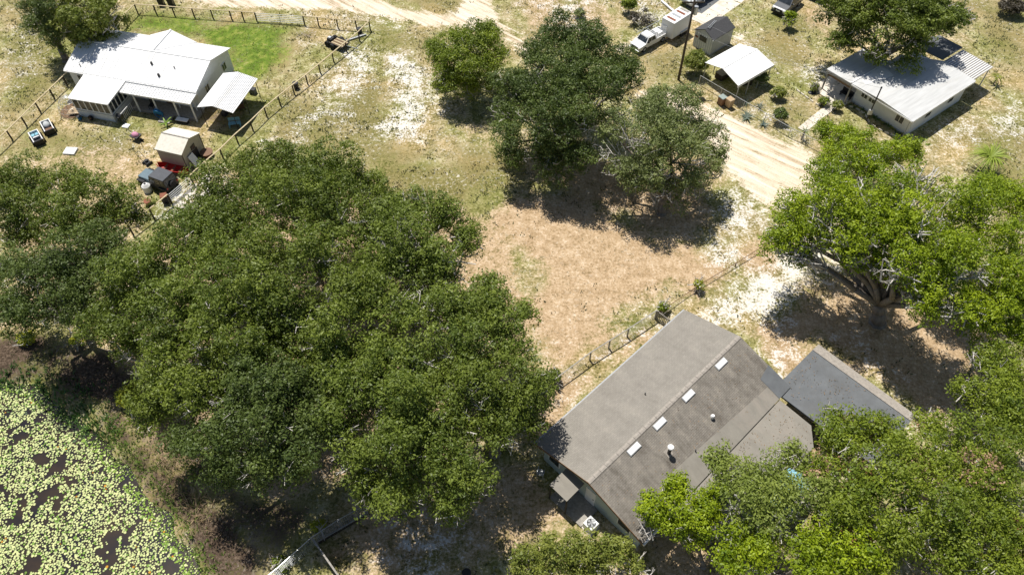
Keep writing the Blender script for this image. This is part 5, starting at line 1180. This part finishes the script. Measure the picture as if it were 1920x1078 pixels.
pt2 = empty('black_tub', G(556, 166), 0, 'black plastic drum against the middle of the diagonal fence', 'tub')
MB().tube((0, 0, 0), (0, 0, .75), .26, 14, .3).build('tub', M['black_plastic'], pt2); MB().tube((0, 0, .73), (0, 0, .77), .32, 14).build('rim', M['dark_metal'], pt2)
# kayak among the trees, and white litter sack
ky = empty('blue_kayak', G(1463, 948, 3.0), R(52), None, None); bpy.data.objects.remove(ky)
ky = empty('blue_canopy', G(1462, 948), R(50), 'pale blue tarp canopy showing through the olive crown', 'canopy')
MB().slab([(-1.1, -.35, 8.15), (1.1, -.4, 8.15), (1.1, 0, 8.3), (-1.1, 0, 8.3)], .03).slab([(-1.1, 0, 8.3), (1.1, 0, 8.3), (1.1, .35, 8.12), (-1.1, .4, 8.12)], .03)
mbk = MB().slab([(-1.6, -.9, 2.5), (1.6, -.9, 2.5), (1.6, 0, 2.9), (-1.6, 0, 2.9)], .04).slab([(-1.6, 0, 2.9), (1.6, 0, 2.9), (1.6, .9, 2.5), (-1.6, .9, 2.5)], .04); mbk.build('cover', M['pale_blue'], ky)
for x in (-1.5, 1.5):
    for y in (-.8, .8): MB().tube((x, y, 0), (x, y, 2.5), .04, 6).build('pole', M['galv'], ky)
bb = empty('black_ball', G(875, 1077), 0, 'black round pot just inside the bottom edge', 'pot'); bb.name = 'black_pot'
MB().tube((0, 0, 0), (0, 0, .4), .22, 16, .3).build('bowl', M['black_plastic'], bb); MB().tube((0, 0, .39), (0, 0, .43), .32, 16).build('rim', M['black_plastic'], bb)

# ------------------------------------------------------------------ fences
def fence(pts, h, lab, postm='wood_dark', railm='wood_light', rail_w=.13, wires=5, name='fence', spacing=None, post_r=.06, cat='fence', mesh=True, wirem='dark_metal', ends=(1, 1), ws=.3, wr=.006):
    P = [G(*p) for p in pts]; O = P[0].copy(); e_ = empty(name, O, 0, lab, cat)
    Q = []
    for a, b in zip(P[:-1], P[1:]):
        n_ = max(1, round((b - a).length / spacing)) if spacing else 1
        Q += [a + (b - a) * (j / n_) for j in range(n_)]
    Q.append(P[-1]); first = None
    for k, q in enumerate(Q):
        if (k == 0 and not ends[0]) or (k == len(Q) - 1 and not ends[1]): continue
        if first is None: first = MB().box(-post_r, post_r, -post_r, post_r, -.1, h).build('post', M[postm], e_); first.location = q - O
        else: part('post', first, e_, q - O)
    up = Vector((0, 0, h))
    for a, b in zip(Q[:-1], Q[1:]):
        a_ = a - O; b_ = b - O; d = (b_ - a_).normalized(); s = Vector((-d.y, d.x, 0)) * rail_w / 2
        if railm: MB().slab([a_ - s + up + Vector((0, 0, .05)), b_ - s + up + Vector((0, 0, .05)), b_ + s + up + Vector((0, 0, .05)), a_ + s + up + Vector((0, 0, .05))], .045).build('top_rail', M[railm], e_)
    if mesh:
        mb = MB()
        for a, b in zip(Q[:-1], Q[1:]):
            a_ = a - O; b_ = b - O
            for j in range(wires): z = .06 + (h - .1) * j / max(1, wires - 1); mb.tube(a_ + Vector((0, 0, z)), b_ + Vector((0, 0, z)), wr, 3)
            n_ = max(1, int((b_ - a_).length / ws))
            for j in range(n_): c = a_ + (b_ - a_) * (j / n_); mb.tube(c + Vector((0, 0, .05)), c + up, wr, 3)
        o = mb.build('wire_mesh', M[wirem], e_)
    return e_
fence([(-30, 314), (-3, 288), (23.4, 262.5), (50, 236.5), (76, 210), (102, 184.7), (126.5, 160.7), (146, 141)], 1.2, 'wood-railed wire fence down the left side of the white home')
fence([(222, 66), (238, 46), (258.6, 25.5), (293.7, 27), (328, 30), (365, 33), (400, 35.5), (435, 37.5), (457.5, 39), (482, 41)], 1.2, 'wood-railed wire fence between the green lawn and the dirt road, left of the gate')
fence([(571.7, 47.6), (598, 49.5), (634, 53.5), (669, 55.5), (694.4, 57)], 1.2, 'short wood-railed wire fence from the top gate to the corner by the trailer', postm='wood_dark')
fence([(694.4, 57), (674.4, 76.8), (650, 97), (626, 117), (601, 138), (577, 158), (552, 177), (526, 198), (500.4, 219), (474.4, 244.5), (446.6, 269), (418.7, 296.8), (388, 322.4), (363.5, 345.8)], 1.2, 'long diagonal wood-railed wire fence from the trailer corner to the lower gate')
fence([(322.4, 381.3), (288.6, 409), (250, 440)], 1.2, 'end of the wood-railed fence running under the oak below the lower gate')
def gate(a, b, h, lab, n=5, mid=True):
    A_ = G(*a); B_ = G(*b); e_ = empty('farm_gate', A_, 0, lab, 'gate'); v = B_ - A_; d = v.normalized() * .08
    for k in range(n): z = Vector((0, 0, .2 + (h - .25) * k / (n - 1))); MB().tube(d + z, v - d + z, .03, 6).build('bar', M['white_siding'], e_)
    for p in ((d, v - d, v * .5) if mid else (d, v - d)): MB().tube(p + Vector((0, 0, .15)), p + Vector((0, 0, h)), .03, 6).build('upright', M['galv'], e_)
    return e_
gate((482, 41), (571.7, 47.6), 1.2, 'long white tube gate between the lawn and the dirt road')
gate((363.5, 345.8), (322.4, 381.3), 1.15, 'galvanised tube gate behind the black off-road car')
fence([(1047, 719), (1105.7, 675), (1175.8, 631), (1227.8, 597)], 1.15, 'grey weathered wire and picket fence along the left side of the shingled house', 'wood_grey', 'wood_grey', .09, 7, spacing=2.4, wirem='wood_grey', ws=.18, wr=.007)
fence([(1234, 592), (1308, 541), (1378.4, 499), (1432, 466), (1480, 438)], .45, 'low rusty wire fence running from the wooden gate to the big oak', 'wood_brown', 'wood_brown', .05, 3, post_r=.04, wirem='wood_brown', ws=.25)
wg = empty('wooden_gate', G(1230, 598), 0, 'weathered wooden garden gate between the fence and the house corner', 'gate')
v = G(1252, 614) - G(1230, 598)
for z0, z1 in ((.1, .2), (1.0, 1.1)): 
    d = v.normalized(); s = Vector((-d.y, d.x, 0)) * .03; MB().slab([-s + Vector((0, 0, z1)), v - s + Vector((0, 0, z1)), v + s + Vector((0, 0, z1)), s + Vector((0, 0, z1))], z1 - z0).build('rail', M['wood_grey'], wg)
for t in (.02, .98): MB().box(-.05, .05, -.05, .05, 0, 1.2).build('post', M['wood_grey'], wg).location = v * t
for k in range(7): MB().box(-.035, .035, -.01, .01, .1, 1.1).build('picket', M['wood_grey'], wg).location = v * ((k + 1) / 8)
fence([(480, 1118), (530, 1078), (592, 1022), (640, 990), (690, 962)], 1.5, 'silver chain-link fence meeting at a corner under the feathery oak', 'galv', 'galv', .05, 8, wirem='galv', post_r=.03, spacing=3.0, ws=.15, wr=.008)
fence([(1310, 158), (1350, 182), (1392, 206), (1432, 229), (1478, 256), (1503, 268), (1548, 292), (1590, 312)], 1.1, 'chain-link fence along the sandy road in front of the white carport', 'galv', 'galv', .04, 6, wirem='galv', post_r=.03, ws=.2)


def board_wall(a, b, h, lab):
    A_ = G(*a); B_ = G(*b); v = B_ - A_; e_ = empty('board_fence', A_, math.atan2(v.y, v.x), lab, 'fence'); Ld = v.length; n_ = int(Ld / .3); f0 = None
    for k in range(n_):
        if f0 is None: f0 = MB().box(.01, .29, -.015, .015, .03, h - .04).build('board', M['wood_dark'], e_)
        else: part('board', f0, e_, (k * .3, 0, random.uniform(-.02, .02)))
    MB().box(-.02, Ld, -.06, .06, h, h + .04).build('cap_rail', M['wood_grey'], e_)
    return e_
board_wall((594, 1024), (660, 1118), 1.45, 'dark board fence with a pale cap running off the bottom edge')
board_wall((598, 1020), (690, 966), .5, 'low board fence with a wide pale cap running under the feathery oak')

# fallen leaves and twigs lying on the low roofs
def debris(parent, x0, x1, y0, y1, zf, n, seed):
    rs = np.random.RandomState(seed); x = x0 + (x1 - x0) * rs.rand(n); y = y0 + (y1 - y0) * rs.rand(n)
    k = fbm(x, y, .7, seed, 3) > .5 - .12 * rs.rand(n); x = x[k]; y = y[k]; n = len(x); a = rs.rand(n) * 6.28; s_ = rs.uniform(.02, .07, n)
    z = np.array([zf(a_, b_) for a_, b_ in zip(x, y)]) + .012; c, d = np.cos(a), np.sin(a)
    V = np.stack([np.stack([x + c * s_, y + d * s_, z], 1), np.stack([x - d * s_ * .4, y + c * s_ * .4, z + .01], 1), np.stack([x - c * s_, y - d * s_, z], 1), np.stack([x + d * s_ * .4, y - c * s_ * .4, z + .01], 1)], 1).reshape(-1, 3)
    col_ = np.where(rs.rand(n, 1) < .5, np.array([[.30, .19, .10]]), np.array([[.12, .09, .055]])) * rs.uniform(.7, 1.2, (n, 1))
    o = raw_mesh('fallen_leaves', V, np.arange(n * 4).reshape(n, 4), M['dry'], parent, np.repeat(col_, 4, 0)); o['kind'] = 'stuff'
debris(hs, 4.2, 15.6, -14.0, -10.4, lambda x, y: E0 - .10 + (y + 10.24) * .076, 900, 3)
debris(hs, .2, 17.2, -9.9, -5.6, lambda x, y: on_slope(y), 500, 5)
debris(gr, .2, 5.0, -8.3, -.3, lambda x, y: 2.72, 600, 4)
debris(hr, 3.5, 10.5, 2.0, 10.5, lambda x, y: 3.01 if 6.5 < x < 7.5 else 2.97, 10, 6)
